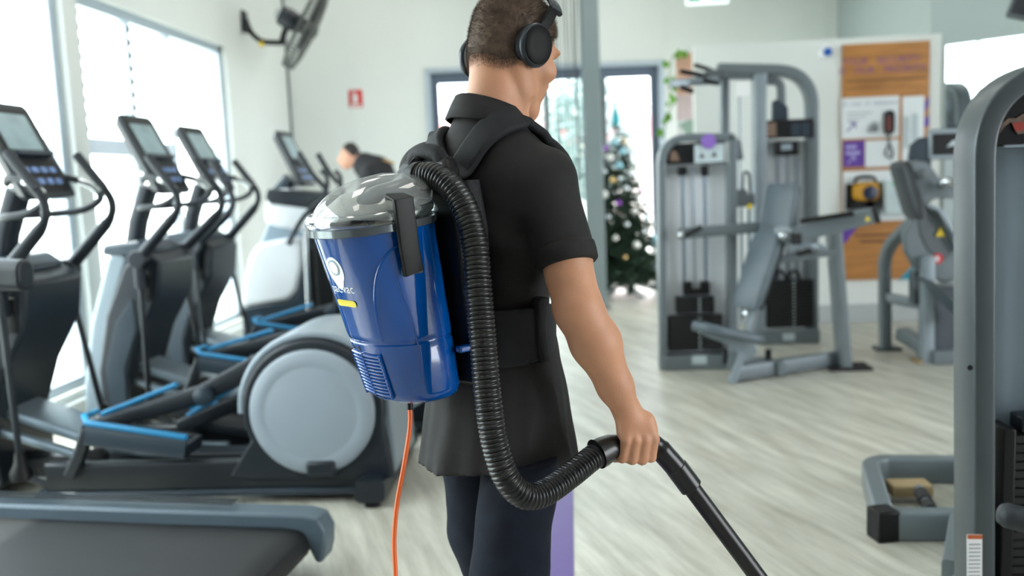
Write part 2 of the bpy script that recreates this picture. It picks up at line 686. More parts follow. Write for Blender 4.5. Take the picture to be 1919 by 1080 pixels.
# surface trunking along the foot of the window wall
struct(MB().bb((XL + 0.002, -3.8, 0.0), (XL + 0.06, YB(XL) - 0.02, 0.11)).build('baseboard_left', M_SKIRT, None, 0.006))

# far wall with the entrance opening
DX0, DX1, DZ = -1.62, 1.12, 2.66
def back_piece(mb, x0, x1, z0, z1, d0=0.0, d1=0.2):
    n = Vector((-math.sin(BA), math.cos(BA), 0))
    p = []
    for x, d in ((x0, d0), (x1, d0), (x1, d1), (x0, d1)):
        q = Vector((x, YB(x), 0)) + n * d
        p.append((q.x, q.y))
    mb.prism(p, z0, z1, 'XY')
wb = MB()
back_piece(wb, XL - 0.2, DX0, 0, ZC)
back_piece(wb, DX1, 6.0, 0, ZC)
back_piece(wb, DX0, DX1, DZ, ZC)
struct(wb.build('wall_back', M_WALL))
sk = MB()
back_piece(sk, XL + 0.06, DX0 - 0.1, 0, 0.1, -0.014, -0.001)
struct(sk.build('baseboard_back', M_SKIRT))
# raised joints between the wall panels
for i, x in enumerate((-2.45, -0.3, 1.15, 2.12, 3.0)):
    tb = MB()
    back_piece(tb, x - 0.012, x + 0.012, DZ + 0.12 if DX0 < x < DX1 + 0.1 else 0.1, ZC, -0.008, -0.001)
    struct(tb.build('trim_%d' % (i + 1), M_WALL))
co = MB()
co.box((XL + 0.012, YB(XL) - 0.012, ZC / 2), (0.02, 0.02, ZC))
struct(co.build('trim_6', M_FRAME_D))

# entrance: aluminium surround, dark blue-grey frames, four glass leaves
door = bpy.data.objects.new('door_1', None)
COL.objects.link(door)
struct(door)
q = MB()
back_piece(q, DX0, DX0 + 0.06, 0, DZ, -0.03, 0.17)
back_piece(q, DX1 - 0.06, DX1, 0, DZ, -0.03, 0.17)
back_piece(q, DX0, DX1, DZ - 0.05, DZ, -0.03, 0.17)
q.build('surround', M_ALU, door, 0.004)
q = MB()
back_piece(q, DX0 + 0.06, DX1 - 0.06, DZ - 0.17, DZ - 0.05, 0.06, 0.12)
back_piece(q, DX0 + 0.06, DX0 + 0.15, 0, DZ - 0.17, 0.06, 0.12)
back_piece(q, DX1 - 0.15, DX1 - 0.06, 0, DZ - 0.17, 0.06, 0.12)
q.build('door_frame', M_DOORF, door, 0.004)
dxs = [DX0 + 0.15, -0.92, -0.24, 0.42, DX1 - 0.15]
for x in dxs[1:-1]:
    q = MB()
    back_piece(q, x - 0.035, x + 0.035, 0, DZ - 0.17, 0.065, 0.115)
    q.build('door_stile', M_FRAME_D if x < -0.3 or x > 0.3 else M_FRAME, door, 0.004)
for i in range(4):
    if i == 3:
        continue                                    # this leaf slides open behind its neighbour
    q = MB()
    back_piece(q, dxs[i] + 0.03, dxs[i + 1] - 0.03, 0.02, DZ - 0.17, 0.086, 0.094)
    q.build('pane', M_GLASS, door)
    q = MB()
    back_piece(q, dxs[i] + 0.03, dxs[i + 1] - 0.03, 0.0, 0.12, 0.07, 0.11)
    q.build('bottom_rail', M_DOORF, door, 0.004)
q = MB()
back_piece(q, -0.2, 0.38, 0.02, DZ - 0.17, 0.126, 0.134)
q.build('pane', M_GLASS, door)

# low partition carrying the security board, with the far wall rising behind it
PX0, PX1, PY = 1.09, 3.16, 8.05
struct(MB().bb((PX0, PY, 0), (PX1, PY + 0.12, 2.44)).build('wall_partition', M_WALL, None, 0.004))
struct(MB().bb((PX0, PY - 0.015, 0), (PX1, PY - 0.001, 0.16)).build('baseboard_partition', M_SKIRT, None, 0.004))

# wall that runs back towards the camera on the right, faced with a mirror
rn = Vector((RDIR.y, -RDIR.x, 0))
if rn.x > 0:
    rn = -rn
def right_piece(mb, s0, s1, z0, z1, d0=0.0, d1=0.15):
    p = []
    for s_, d in ((s0, d0), (s1, d0), (s1, d1), (s0, d1)):
        v_ = Vector((XR0, YR0, 0)) + RDIR * s_ - rn * d
        p.append((v_.x, v_.y))
    mb.prism(p, z0, z1, 'XY')
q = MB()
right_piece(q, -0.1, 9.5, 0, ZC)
M_WALL_SHADE = mat('shaded_wall_paint', (172, 184, 182), 0.6, 0, 0.02, 1.5)  # shade on the right-hand walls is put into this darker colour
struct(q.build('wall_right', M_WALL_SHADE))
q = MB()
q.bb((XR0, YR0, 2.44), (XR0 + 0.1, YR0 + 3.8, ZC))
struct(q.build('wall_return', M_WALL_SHADE))
q = MB()
right_piece(q, 0.0, 9.4, 0, 0.12, -0.014, -0.001)
struct(q.build('baseboard_right', M_SKIRT))
mirror = thing('wall_mirror', 'large frameless mirror on the angled wall right of the brown board', 'mirror', (XR0, YR0, 0))
q = MB()
right_piece(q, 0.04, 3.4, 0.45, 2.33, -0.012, -0.002)
q.v = [(x - XR0, y - YR0, z) for x, y, z in q.v]
mm = mat('mirror_silver', (235, 240, 242), 0.03, 1.0, 0.0, 1)
q.build('mirror_sheet', mm, mirror)

# wall behind the camera
struct(MB().bb((-3.7, -4.15, 0), (9.0, -4.0, ZC)).build('wall_rear', mat('dark_rear_wall', (96, 94, 104), 0.7)))

# outside: paving, a pale fence and a few trees beyond the glass
M_PAVE = mat('concrete_paving', (196, 196, 190), 0.8, 0, 0.06, 2)
struct(MB().bb((-40, -30, -0.3), (40, 60, -0.16)).build('ground', M_PAVE))

# flush panel lights in the ceiling
M_LAMP = mat('lamp_diffuser', (255, 250, 244), 0.5, 0, 0, 1, emit=LAMP_POWER)
k = 0
for y in (0.6, 3.4, 6.2, 9.0):
    for x in (-1.9, 0.6):

        t = thing('ceiling_light', 'rectangular white panel light set in the ceiling', 'light', (x, y, ZC), 0, 'ceiling panel lights')
        MB().bb((-0.33, -0.63, -0.02), (0.33, 0.63, -0.001)).build('frame', M_WHITE, t, 0.004)
        MB().bb((-0.29, -0.59, -0.026), (0.29, 0.59, -0.0205)).build('diffuser', M_LAMP, t)

# ================================================================ CARDIO MACHINES (left side)
M_SCREEN = mat('console_screen', (150, 172, 178), 0.25, 0, 0.10, 9)
M_KEYS = mat('console_keys', (112, 140, 190), 0.4, 0, 0.35, 40)
M_GRIP = mat('dark_grip', (40, 46, 52), 0.55, 0, 0.1, 20, 0.1, 120)
M_SHELL = mat('silver_grey_shell', (128, 141, 150), 0.4, 0.15, 0.04, 3)
M_RAMP = mat('ramp_grey_metal', (128, 142, 152), 0.35, 0.5, 0.05, 5)
M_ARM = mat('dark_steel_arm', (30, 36, 42), 0.4, 0.3, 0.08, 6)

def console(root, x, z, w=0.40, tilt=math.radians(26), hgt=0.50):
    """display head: leaning slab with screen, key panel, reading ledge"""
    c = MB()
    prof = rrect(w, hgt, 0.035, 4)
    n = Vector((math.cos(tilt), 0, math.sin(tilt)))          # faces +X and up
    u = Vector((-math.sin(tilt), 0, math.cos(tilt)))
    o = Vector((x, 0, z))
    r0 = [o - n * 0.05 + Vector((0, a * 0.86, 0)) + u * (b * 0.9) for a, b in prof]
    r1 = [o - n * 0.01 + Vector((0, a, 0)) + u * b for a, b in prof]
    r2 = [o + n * 0.008 + Vector((0, a * 0.985, 0)) + u * (b * 0.99) for a, b in prof]
    h = c.loft([r0, r1, r2]).build('console_housing', M_CHAR, root)
    def plate(name, m, cv, pw, ph, d=0.012, r=0.012):
        p = rrect(pw, ph, r, 3)
        k = MB().loft([[o + n * t + Vector((0, a, 0)) + u * (b + cv) for a, b in p] for t in (0.006, d)])
        return k.build(name, m, h)
    plate('bezel', M_BLACK, 0.09, w * 0.80, hgt * 0.50, 0.0095)
    plate('screen', M_SCREEN, 0.095, w * 0.68, hgt * 0.38)
    plate('key_panel', M_BLACK, -0.135, w * 0.78, hgt * 0.34, 0.0095)
    for i in range(4):
        for j in range(2):
            p = rrect(0.05, 0.03, 0.006, 2)
            cy, cv = -0.105 + i * 0.07, -0.165 + j * 0.06
            MB().loft([[o + n * t + Vector((0, a + cy, 0)) + u * (b + cv) for a, b in p] for t in (0.008, 0.014)]).build('key', M_KEYS, h)
    lg = MB().loft([[o + n * t + Vector((0, a, 0)) + u * (b - 0.03) for a, b in rrect(w * 0.7, 0.022, 0.008, 2)] for t in (0.004, 0.045)])
    lg.build('reading_ledge', M_SLATE, h)
    return h

def elliptical(label, loc, ped=(0.0, 0.0), swing=(0.0, 0.0), rz=0.0):
    t = thing('elliptical_trainer', label, 'exercise machine', loc, rz, 'elliptical trainers facing the windows')
    B = lambda name, mb, m, bev=0.0, p=t, **k: mb.build(name, m, p, bev, **k)
    # ---- base
    for s in (-1, 1):
        rail = MB().sweep([(0.25, s * 0.30, 0.12), (1.25, s * 0.30, 0.12), (1.75, s * 0.30, 0.12)], rrect(0.06, 0.15, 0.012))
        r_ = B('side_rail', rail, M_ARM)
        B('rail_strip', MB().sweep([(0.2, s * 0.305, 0.052), (1.7, s * 0.305, 0.052)], rrect(0.085, 0.03, 0.008)), M_SLATE, p=r_)
    B('center_rail', MB().bb((-0.32, -0.07, 0.05), (1.7, 0.07, 0.15)), M_CHAR, 0.01)
    ff = B('front_foot', MB().sweep([(-0.28, -0.36, 0.06), (-0.28, 0.36, 0.06)], rrect(0.11, 0.07, 0.02)), M_CHAR)
    rf = B('rear_foot', MB().sweep([(1.74, -0.43, 0.075), (1.74, 0.43, 0.075)], rrect(0.13, 0.10, 0.03)), M_CHAR)
    for s in (-1, 1):
        B('leveling_pad', MB().lathe([(0.034, 0), (0.034, 0.012), (0.014, 0.018), (0.014, 0.03)], (1.74, s * 0.39, 0), seg=16), M_RUBBER, p=rf)
        B('leveling_pad', MB().lathe([(0.034, 0), (0.034, 0.012), (0.014, 0.018), (0.014, 0.03)], (-0.28, s * 0.33, 0), seg=16), M_RUBBER, p=ff)
    # ---- rear drive housing
    cx, cz, R_ = 1.49, 0.41, 0.315
    prof = [(cx + R_ * math.cos(a), cz + R_ * math.sin(a)) for a in [math.radians(v) for v in range(-12, 213, 9)]]
    prof += [(cx - 0.40, 0.12), (cx - 0.30, 0.10), (cx + 0.34, 0.10)]
    hs = B("drive_housing", MB().prism(prof, -0.335, 0.20), M_CHAR, 0.012)
    band = [Vector((cx + (R_ + 0.018) * math.cos(a), 0, cz + (R_ + 0.018) * math.sin(a))) for a in [math.radians(v) for v in range(8, 186, 6)]]
    B('top_cover', MB().sweep([(p.x, -0.065, p.z) for p in band], [(b, a) for a, b in rrect(0.47, 0.035, 0.012)], ref=(0, 1, 0)), M_SILVER, p=hs)
    back = [(cx + 0.30, 0.10), (cx + 0.345, 0.12), (cx + 0.335, 0.62), (cx + 0.28, 0.68)]
    B('rear_skirt', MB().prism(back, -0.30, 0.17), M_SHELL, 0.01, p=hs)
    for s in (-1, 1):
        d = MB().lathe([(0.275, 0.0), (0.275, 0.02), (0.262, 0.034), (0.212, 0.036), (0.207, 0.0345), (0.200, 0.0345), (0.195, 0.036), (0.0, 0.037)], (cx, -0.336 if s < 0 else 0.201, cz), (0, s, 0), 48)
        B('wheel_cover', d, M_DISC, p=hs, angle=1.2)
        B('corner_guard', MB().box((cx + 0.03, -0.355 if s < 0 else 0.22, 0.165), (0.13, 0.06, 0.07)), M_CHAR, 0.014, p=hs)
    # ---- front column: pale nose shell with dark side panels
    nose = [(-0.36, 0.05), (-0.345, 0.30), (-0.27, 0.66), (-0.14, 1.02), (-0.06, 1.09), (0.0, 1.02), (-0.12, 0.72), (-0.19, 0.45), (-0.2, 0.05)]
    cl = B('column_shell', MB().prism(nose, -0.19, 0.19), M_SHELL, 0.03, seg=3)
    side = [(-0.215, 0.05), (-0.225, 0.38), (-0.15, 0.70), (-0.02, 0.98), (0.10, 1.06), (0.20, 1.0), (0.17, 0.80), (0.04, 0.58), (-0.04, 0.36), (-0.03, 0.05)]
    sp = B('side_panel', MB().prism(side, -0.235, 0.235), M_CHAR, 0.02, seg=3)
    for s in (-1, 1):
        B('vent_recess', MB().box((0.10, s * 0.237, 0.86), (0.075, 0.012, 0.16)), M_BLACK, 0.005, p=sp)
        B('inset_panel', MB().prism([(-0.16, 0.12), (-0.17, 0.40), (-0.09, 0.66), (0.02, 0.80), (0.03, 0.62), (-0.06, 0.40), (-0.07, 0.12)], s * 0.236, s * 0.243), M_SLATE, 0.003, p=sp)
    B('column_cap', MB().prism([(-0.16, 1.04), (-0.15, 1.10), (0.06, 1.12), (0.14, 1.06), (0.10, 1.02)], -0.20, 0.20), M_SLATE, 0.02, p=cl)
    # ---- neck, console, fixed grips
    B('neck_post', MB().sweep([(-0.06, 0, 1.05), (-0.02, 0, 1.22), (0.06, 0, 1.42)], rrect(0.12, 0.085, 0.03, 4), ref=(1, 0, 0.2)), M_CHAR)
    console(t, 0.115, 1.60)
    for s in (-1, 1):
        path = spline([(0.02, s * 0.04, 1.30), (0.10, s * 0.20, 1.30), (0.24, s * 0.235, 1.315), (0.325, s * 0.24, 1.37), (0.27, s * 0.235, 1.44), (0.15, s * 0.20, 1.475), (0.10, s * 0.15, 1.45)], 6)
        g = B('fixed_grip', MB().tube(path, 0.017, 12), M_GRIP)
        B('pulse_sensor', MB().tube(path[20:27], 0.0185, 12), M_CHROME, p=g)
    # ---- swinging arms with rods, links, pedals
    for i, s in enumerate((-1, 1)):
        y = s * 0.285
        sw = swing[i]
        piv = Vector((0.10, y, 1.02))
        def rot(p):
            v_ = Vector(p) - piv
            c_, s_ = math.cos(sw), math.sin(sw)
            return piv + Vector((v_.x * c_ + v_.z * s_, v_.y, -v_.x * s_ + v_.z * c_))
        pts = fillet([rot(p) for p in ((0.085, y, 1.005), (0.39, y * 1.03, 1.315), (0.20, y * 0.98, 1.585))], [0, 0.11, 0], 8)
        n = len(pts)
        arm = B('swing_arm', MB().tube(pts, 0.02, 14, True, [0.034 - 0.014 * min(1, k / 3.0) for k in range(n)]), M_ARM)
        B('grip_sleeve', MB().tube([pts[-1].lerp(pts[-2], t_ * 0.95) for t_ in (-0.03, 0.0, 0.3, 1.0)], 0.0235, 14, True, [0.012, 0.0235, 0.0235, 0.0235]), M_GRIP, p=arm)
        B('pivot_boss', MB().lathe([(0.045, -0.035), (0.05, -0.03), (0.05, 0.03), (0.045, 0.035)], piv, (0, 1, 0), 20), M_CHAR, p=arm)
        B('pivot_knuckle', MB().sweep([rot((0.1, y, 1.0)), rot((0.10, y, 0.86))], rrect(0.06, 0.05, 0.012), ref=(1, 0, 0)), M_CHAR, p=arm)
        foot_x = 0.11 + (0.10 if s > 0 else 0.0) + ped[0] * 0.5
        rod_end = Vector((foot_x, y, 0.17 + (0.08 if s > 0 else 0)))
        B('rod', MB().tube([rot((0.10, y, 0.90)), rod_end], 0.0155, 12), M_ARM)
        boot = B('rod_boot', MB().lathe([(0.05, -0.055), (0.05, -0.02), (0.028, 0.02), (0.02, 0.07)], rod_end, (0, 0, 1), 16), M_BLACK)
        ph = Vector((ped[0], 0, ped[1])) if s < 0 else Vector((0.22 - ped[0] * 0.4, 0, -0.12))
        a = Vector((0.88, y, 0.175)) + ph * 0.8
        B('link_tube', MB().tube(spline([rod_end + Vector((0.0, 0, -0.04)), (foot_x + 0.18, y, 0.075), (foot_x + 0.45, y, 0.07), a], 8), 0.016, 12), M_ARM)
        # pedal arm runs from the roller up to the crank behind the wheel cover
        p0 = Vector((0.42, s * 0.20, 0.33)) + ph * 1.0
        p1 = Vector((0.95, s * 0.20, 0.47)) + ph * 0.7
        p2 = Vector((1.26, s * 0.20, 0.62 if s < 0 else 0.30))
        pa = B('pedal_arm', MB().sweep([p0, p1, p2], rrect(0.05, 0.085, 0.015), scale=[(1, 0.8), (1, 1.0), (1, 1.1)]), M_ARM)
        B('trim_strip', MB().sweep([p0 + Vector((0.05, 0, 0.058)), p1 + Vector((-0.12, 0, 0.046))], rrect(0.034, 0.022, 0.008)), M_BLUE, p=pa)
        B('crank_joint', MB().lathe([(0.035, -0.05), (0.042, -0.045), (0.042, 0.045), (0.035, 0.05)], p1 + Vector((0.02, -s * -0.02, 0.0)), (0, 1, 0), 16), M_SLATE, p=pa)
        # foot plate: long tray with raised blue lip on the outer edge
        o = Vector((0.49, s * 0.31, 0.335)) + ph
        dn = Vector((0.985, 0, -0.17))
        pl = MB()
        lo, hi = o + Vector((0, 0, 0)), o + dn * 0.45
        sd = Vector((0, 1, 0))
        upn = Vector((0.17, 0, 0.985))
        pl.loft([[c_ + sd * a_ + upn * b_ for a_, b_ in rrect(0.19, 0.055, 0.016)] for c_ in (lo, lo.lerp(hi, 0.5), hi)])
        pd = B('foot_plate', pl, M_CHAR)
        sw_ = MB()
        sw_.loft([[c_ + sd * (s * 0.085) + upn * (0.01 + b_) + sd * a_ for a_, b_ in rrect(0.022, 0.09, 0.01)] for c_ in (lo, hi)])
        B('outer_wall', sw_, M_SLATE, p=pd)
        B('trim_strip', MB().sweep([lo + sd * (-s * 0.06) + upn * 0.075 - dn * 0.03, lo + sd * (s * 0.04) + upn * 0.08 - dn * 0.035, lo + sd * (s * 0.085) + upn * 0.066, hi + sd * (s * 0.085) + upn * 0.066], rrect(0.03, 0.022, 0.008)), M_BLUE, p=pd)
        B('tread', MB().loft([[c_ + sd * a_ + upn * (0.03 + b_) for a_, b_ in rrect(0.15, 0.006, 0.002)] for c_ in (lo + dn * 0.03, hi - dn * 0.03)]), M_RUBBER, p=pd)
        B('roller_bracket', MB().sweep([lo + Vector((-0.01, s * 0.03, 0.03)), lo + Vector((-0.07, s * 0.02, -0.10)), lo + Vector((-0.12, s * 0.02, -0.19))], rrect(0.07, 0.05, 0.015), ref=(1, 0, 0.3)), M_CHAR, p=pd)
        B('roller', MB().lathe([(0.042, -0.03), (0.047, -0.02), (0.047, 0.02), (0.042, 0.03)], lo + Vector((-0.06, -s * 0.10, -0.15)), (0, 1, 0), 20), M_RUBBER, p=pd)
    # ---- incline ramp between the pedals
    rp = B('ramp', MB().sweep([(-0.15, 0, 0.42), (0.1, 0, 0.33), (0.45, 0, 0.20), (0.75, 0, 0.17)], rrect(0.26, 0.05, 0.015)), M_RAMP)
    for s in (-1, 1):
        B('ramp_rail', MB().sweep([(-0.12, s * 0.16, 0.33), (0.45, s * 0.16, 0.14), (0.9, s * 0.16, 0.12)], rrect(0.05, 0.035, 0.01)), M_RAMP, p=rp)
    return t

elliptical('nearest elliptical trainer, its large grey wheel cover in full view', (-2.64, 4.12, 0), (0, 0.0), (0.0, 0.0))
elliptical('second elliptical trainer from the camera, pale curved front column in view', (-2.50, 5.15, 0), (-0.05, 0.10), (0.0, 0.06))
elliptical('farthest of the three matching elliptical trainers by the windows', (-2.62, 6.20, 0), (0.02, 0.10), (0.1, 0.0))

# ---- white cross trainer behind the row
ct = thing('cross_trainer', 'white shrouded cross trainer standing in front of the far left corner', 'exercise machine', (-2.35, 7.05, 0))
def XT(x, y, Y=7.0):
    return (x, y)
CTP = dict(
    top=[(-2.357, 1.261), (-2.274, 1.363), (-2.194, 1.380), (-2.014, 1.280), (-1.962, 1.135), (-2.019, 1.031), (-2.259, 1.073), (-2.364, 1.118)],
    mid=[(-2.339, 1.117), (-2.032, 1.031), (-2.020, 0.891), (-2.271, 0.900), (-2.428, 0.939)],
    body=[(-2.427, 0.956), (-2.244, 0.990), (-2.063, 1.004), (-2.088, 0.770), (-2.143, 0.585), (-2.215, 0.516), (-2.592, 0.470), (-2.560, 0.661), (-2.493, 0.867)],
    low=[(-2.592, 0.466), (-2.216, 0.512), (-2.139, 0.580), (-2.033, 1.015), (-2.027, 0.183), (-2.000, -0.030), (-2.625, -0.107)])
def loc_ct(poly):
    return [(x + 2.35, z) for x, z in poly]
M_PEARL = mat('white_shroud_plastic', (236, 240, 244), 0.4, 0, 0.02, 3)
b_ = MB().prism(loc_ct(CTP['body']), -0.21, 0.21).build('body_shroud', M_PEARL, ct, 0.035, 4)
MB().prism(loc_ct(CTP['top']), -0.18, 0.20).build('upper_shroud', M_PEARL, ct, 0.03, 4)
MB().prism(loc_ct(CTP['mid']), -0.17, 0.19).build('shroud_collar', mat('blue_grey_plastic', (150, 168, 182), 0.4, 0, 0.05, 4), ct, 0.02, 3)
MB().prism(loc_ct(CTP['low']), -0.19, 0.22).build('lower_shroud', M_SLATE, ct, 0.02, 3)
MB().bb((-0.25, -0.30, 0.0), (0.9, 0.34, 0.09)).build('base_plate', M_CHAR, ct, 0.02)
console(ct, 0.215, 1.60, 0.36, math.radians(24), 0.47)
MB().sweep([(0.02, 0, 1.30), (0.16, 0, 1.45)], rrect(0.14, 0.10, 0.03), ref=(1, 0, 0)).build('neck_post', M_SLATE, ct, 0.0)
MB().prism([(0.0, 1.30), (0.03, 1.38), (0.42, 1.33), (0.50, 1.24), (0.42, 1.2), (0.05, 1.26)], -0.2, 0.24).build('tray', M_CHAR, ct, 0.02)
for s in (-1, 1):
    y = 0.02 + s * 0.26
    pth = fillet([(0.18, y, 0.95), (0.30, y, 1.15), (0.53, y, 1.33), (0.40, y, 1.47), (0.31, y, 1.64)], [0, 0.1, 0.08, 0.1, 0], 6)
    hd = MB().tube(pth, 0.02, 12).build('swing_arm', M_ARM, ct)
    MB().tube(pth[-4:], 0.0235, 12).build('grip_sleeve', M_GRIP, hd)
    MB().tube(spline([(0.35, y * 0.8, 1.28), (0.48, y * 0.8, 1.34), (0.50, y * 0.8, 1.44), (0.46, y * 0.8, 1.50)], 5), 0.018, 10).build('fixed_grip', M_GRIP, ct)
    MB().tube([(0.32, y, 1.05), (0.30, y, 0.30)], 0.018, 10).build('rod', M_CHROME, ct)
    MB().sweep([(0.16, y * 0.9, 0.24), (0.62, y * 0.9, 0.22)], rrect(0.15, 0.05, 0.02)).build('foot_plate', M_CHAR, ct)
MB().bb((0.36, -0.2, 0.09), (0.50, 0.24, 1.2)).build('rear_column', M_BLACK, ct, 0.02)

# ---- white step ladder behind the trainer
ld = thing('step_ladder', 'small white folding step ladder behind the white cross trainer', 'ladder', (-1.72, 7.9, 0))
for s in (-1, 1):
    for q_, x in (('front_leg', -0.13), ('rear_leg', 0.13)):
        MB().sweep([(x, s * 0.17, 0), (x * 0.15, s * 0.13, 0.86)], rrect(0.03, 0.02, 0.004), ref=(0, 1, 0)).build(q_, M_WHITE, ld)
for k in range(3):
    z = 0.22 + k * 0.28
    MB().bb((-0.11 + k * 0.035, -0.155, z), (-0.02 + k * 0.03, 0.155, z + 0.02)).build('tread', M_WHITE, ld, 0.004)

# ---- treadmill in the near left corner
tm = thing('treadmill', 'dark treadmill in the near left corner, tail end toward the walkway', 'exercise machine', (-0.955, 3.13, 0), math.radians(-6))
# local: x runs forward (-) from the tail, y from the far edge (0) towards the camera (-)
M_BELT = mat('treadmill_belt', (16, 18, 21), 0.6, 0, 0.18, 2.5, 0.08, 160, stretch=(0.25, 6, 1))
LN = -2.15
bl = [(0.0, 0.115), (-0.012, 0.15), (-0.05, 0.172), (-0.1, 0.176), (LN + 0.15, 0.20), (LN + 0.15, 0.10), (-0.05, 0.06), (-0.012, 0.08)]
MB().prism(bl, -0.74, -0.085).build('belt', M_BELT, tm, 0.008)
MB().bb((LN + 0.1, -0.76, 0.04), (-0.12, -0.06, 0.10)).build('deck_frame', M_CHAR, tm, 0.01)
for y0 in (-0.10, -0.83):
    pr = [(0.055, 0.10), (0.06, 0.165), (0.035, 0.215), (-0.02, 0.228), (LN, 0.25), (LN, 0.17), (-0.11, 0.17), (-0.03, 0.16), (-0.005, 0.10), (0.015, 0.05), (0.04, 0.05)]
    sr = MB().prism(pr, y0, y0 + 0.105).build('side_rail', mat('treadmill_rail', (84, 99, 110), 0.4, 0.2, 0.05, 5), tm, 0.015, 3)
    for k in range(3):
        MB().bb((LN + 0.1, y0 + 0.025 + k * 0.022, 0.2475), (-0.30, y0 + 0.034 + k * 0.022, 0.251)).build('grip_rib', M_CHAR, sr)
        sr.children[-1].rotation_euler = (0, math.atan2(0.022, 2.13) * 1.0, 0)
        sr.children[-1].location = (0, 0, 0.0)
MB().cyl((-0.055, -0.80, 0.11), (-0.055, -0.03, 0.11), 0.045).build('rear_roller', M_BLACK, tm)
for y in (-0.78, -0.06):
    MB().lathe([(0.04, 0), (0.04, 0.03), (0.02, 0.05)], (-0.35, y, 0), seg=16).build('leveling_foot', M_RUBBER, tm)
    MB().sweep([(LN + 0.12, y, 0.2), (LN - 0.02, y, 1.15)], rrect(0.12, 0.06, 0.02), ref=(1, 0, 0)).build('upright', M_CHAR, tm)
MB().bb((LN - 0.35, -0.84, 0.0), (LN + 0.35, -0.0, 0.28)).build('motor_hood', M_CHAR, tm, 0.04, 3)
for y in (-0.76, -0.045):
    hp = fillet([(LN - 0.05, y, 1.12), (LN + 0.6, y, 1.125), (LN + 1.10, y, 1.10)], 0.1, 4)
    MB().sweep(hp, rrect(0.10, 0.13, 0.045, 5), scale=[1.0] * (len(hp) - 1) + [0.9]).build('handrail', M_CHAR, tm, 0.012)
h_ = console(tm, LN - 0.02, 1.42, 0.72, math.radians(28), 0.46)
h_.location = (0, -0.4, 0)

# ================================================================ STRENGTH MACHINES (right side)
M_TUBE = mat('machine_frame_grey', (112, 121, 126), 0.36, 0.3, 0.04, 5)
M_TUBE_D = mat('machine_frame_dark', (74, 81, 85), 0.36, 0.3, 0.04, 5)
M_TUBE_L = mat('machine_frame_light', (140, 151, 158), 0.36, 0.3, 0.04, 5)
M_PANEL = mat('shroud_panel_light', (240, 245, 250), 0.35, 0, 0.03, 3)
def translucent(m, f):
    nt = m.node_tree
    b = nt.nodes['Principled BSDF']
    t = nt.nodes.new('ShaderNodeBsdfTranslucent')
    t.inputs['Color'].default_value = (0.9, 0.95, 1.0, 1)
    mx = nt.nodes.new('ShaderNodeMixShader')
    mx.inputs['Fac'].default_value = f
    nt.links.new(b.outputs[0], mx.inputs[1])
    nt.links.new(t.outputs[0], mx.inputs[2])
    nt.links.new(mx.outputs[0], nt.nodes['Material Output'].inputs['Surface'])
translucent(M_PANEL, 0.08)
M_LABEL = mat('instruction_label', (186, 200, 204), 0.5, 0, 0.03, 5)
M_PRINT = mat('dark_print', (40, 44, 48), 0.5, 0, 0.05, 5)
M_SKINP = mat('tan_print', (116, 94, 80), 0.5, 0, 0.3, 60)
M_REDP = mat('red_print', (206, 30, 34), 0.5, 0, 0.05, 5)
M_YEL = mat('yellow_print', (226, 196, 30), 0.5, 0, 0.05, 5)
M_STEEL = mat('steel_rod', (112, 126, 138), 0.35, 0.7, 0.04, 5)

def part(root, name, mb, m, bevel=0.0, parent=None, seg=2, angle=0.7):
    """part given in room coordinates, stored relative to its thing"""
    L_ = root.location
    mb.v = [(x - L_.x, y - L_.y, z - L_.z) for x, y, z in mb.v]
    return mb.build(name, m, parent or root, bevel, seg, angle)

def slab(poly, y, th):
    return MB().prism(poly, y, y + th)

def bar(a, b, w=0.05, h=0.08, ref=(0, 0, 1), r=0.008):
    return MB().sweep([a, b], rrect(w, h, r), ref=ref)

def weight_stack(root, x0, x1, y0, y1, z0, z1, n, parent=None):
    th = (z1 - z0) / n
    for i in range(n):
        part(root, 'weight_plate', MB().bb((x0, y0, z0 + i * th), (x1, y1, z0 + (i + 1) * th - 0.0035)), M_STACK, 0.002, parent)
    cx = (x0 + x1) / 2
    for i in range(n):
        z = z0 + (i + 0.5) * th
        part(root, 'plate_number', MB().bb((cx + 0.02, y0 - 0.0012, z - 0.005), (cx + 0.036, y0 - 0.0002, z + 0.005)), M_LABEL, 0, parent)

# ---------------------------------------------------------------- A: shoulder press with its stack tower
A = thing('shoulder_press_machine', 'grey shoulder press machine with angled backrest and white-backed weight tower', 'exercise machine', (1.1, 6.1, 0))
ya = 6.35
tw = fillet([(0.606, 6.350, 0.004), (0.626, 6.350, 1.614), (1.109, 6.350, 1.592)], [0, 0.2, 0], 10)
part(A, 'tower_frame', MB().sweep(tw, [(b, a) for a, b in rrect(0.15, 0.055, 0.012)], ref=(0, 1, 0)), M_TUBE)
part(A, 'tower_post', bar((1.086, 6.350, -0.009), (1.102, 6.350, 1.600), 0.06, 0.15, (0, 1, 0)), M_TUBE)
part(A, 'shroud', slab([(0.627, 0.031), (0.649, 1.432), (1.087, 1.428), (1.077, 0.026)], 6.40, 0.012), M_PANEL)
pl = part(A, 'placard', slab([(0.646, 1.427), (0.655, 1.488), (0.684, 1.537), (0.735, 1.567), (1.054, 1.571), (1.056, 1.424)], 6.30, 0.04), M_BLACK, 0.004)
part(A, 'instruction_panel', slab([(0.847, 1.429), (0.846, 1.552), (1.046, 1.554), (1.044, 1.432)], 6.294, 0.006), M_LABEL, 0, pl)
part(A, 'figure_print', slab([(0.682, 1.451), (0.687, 1.515), (0.712, 1.525), (0.733, 1.492), (0.747, 1.448)], 6.297, 0.003), M_SKINP, 0, pl)
for x in (1316, 1338):
    part(A, 'figure_print', slab([(px, pz) for px, pz in ([(0.879, 1.464), (0.894, 1.499), (0.915, 1.462)] if x == 1316 else [(0.958, 1.468), (0.980, 1.506), (0.997, 1.466)])], 6.2915, 0.002), M_PRINT, 0, pl)
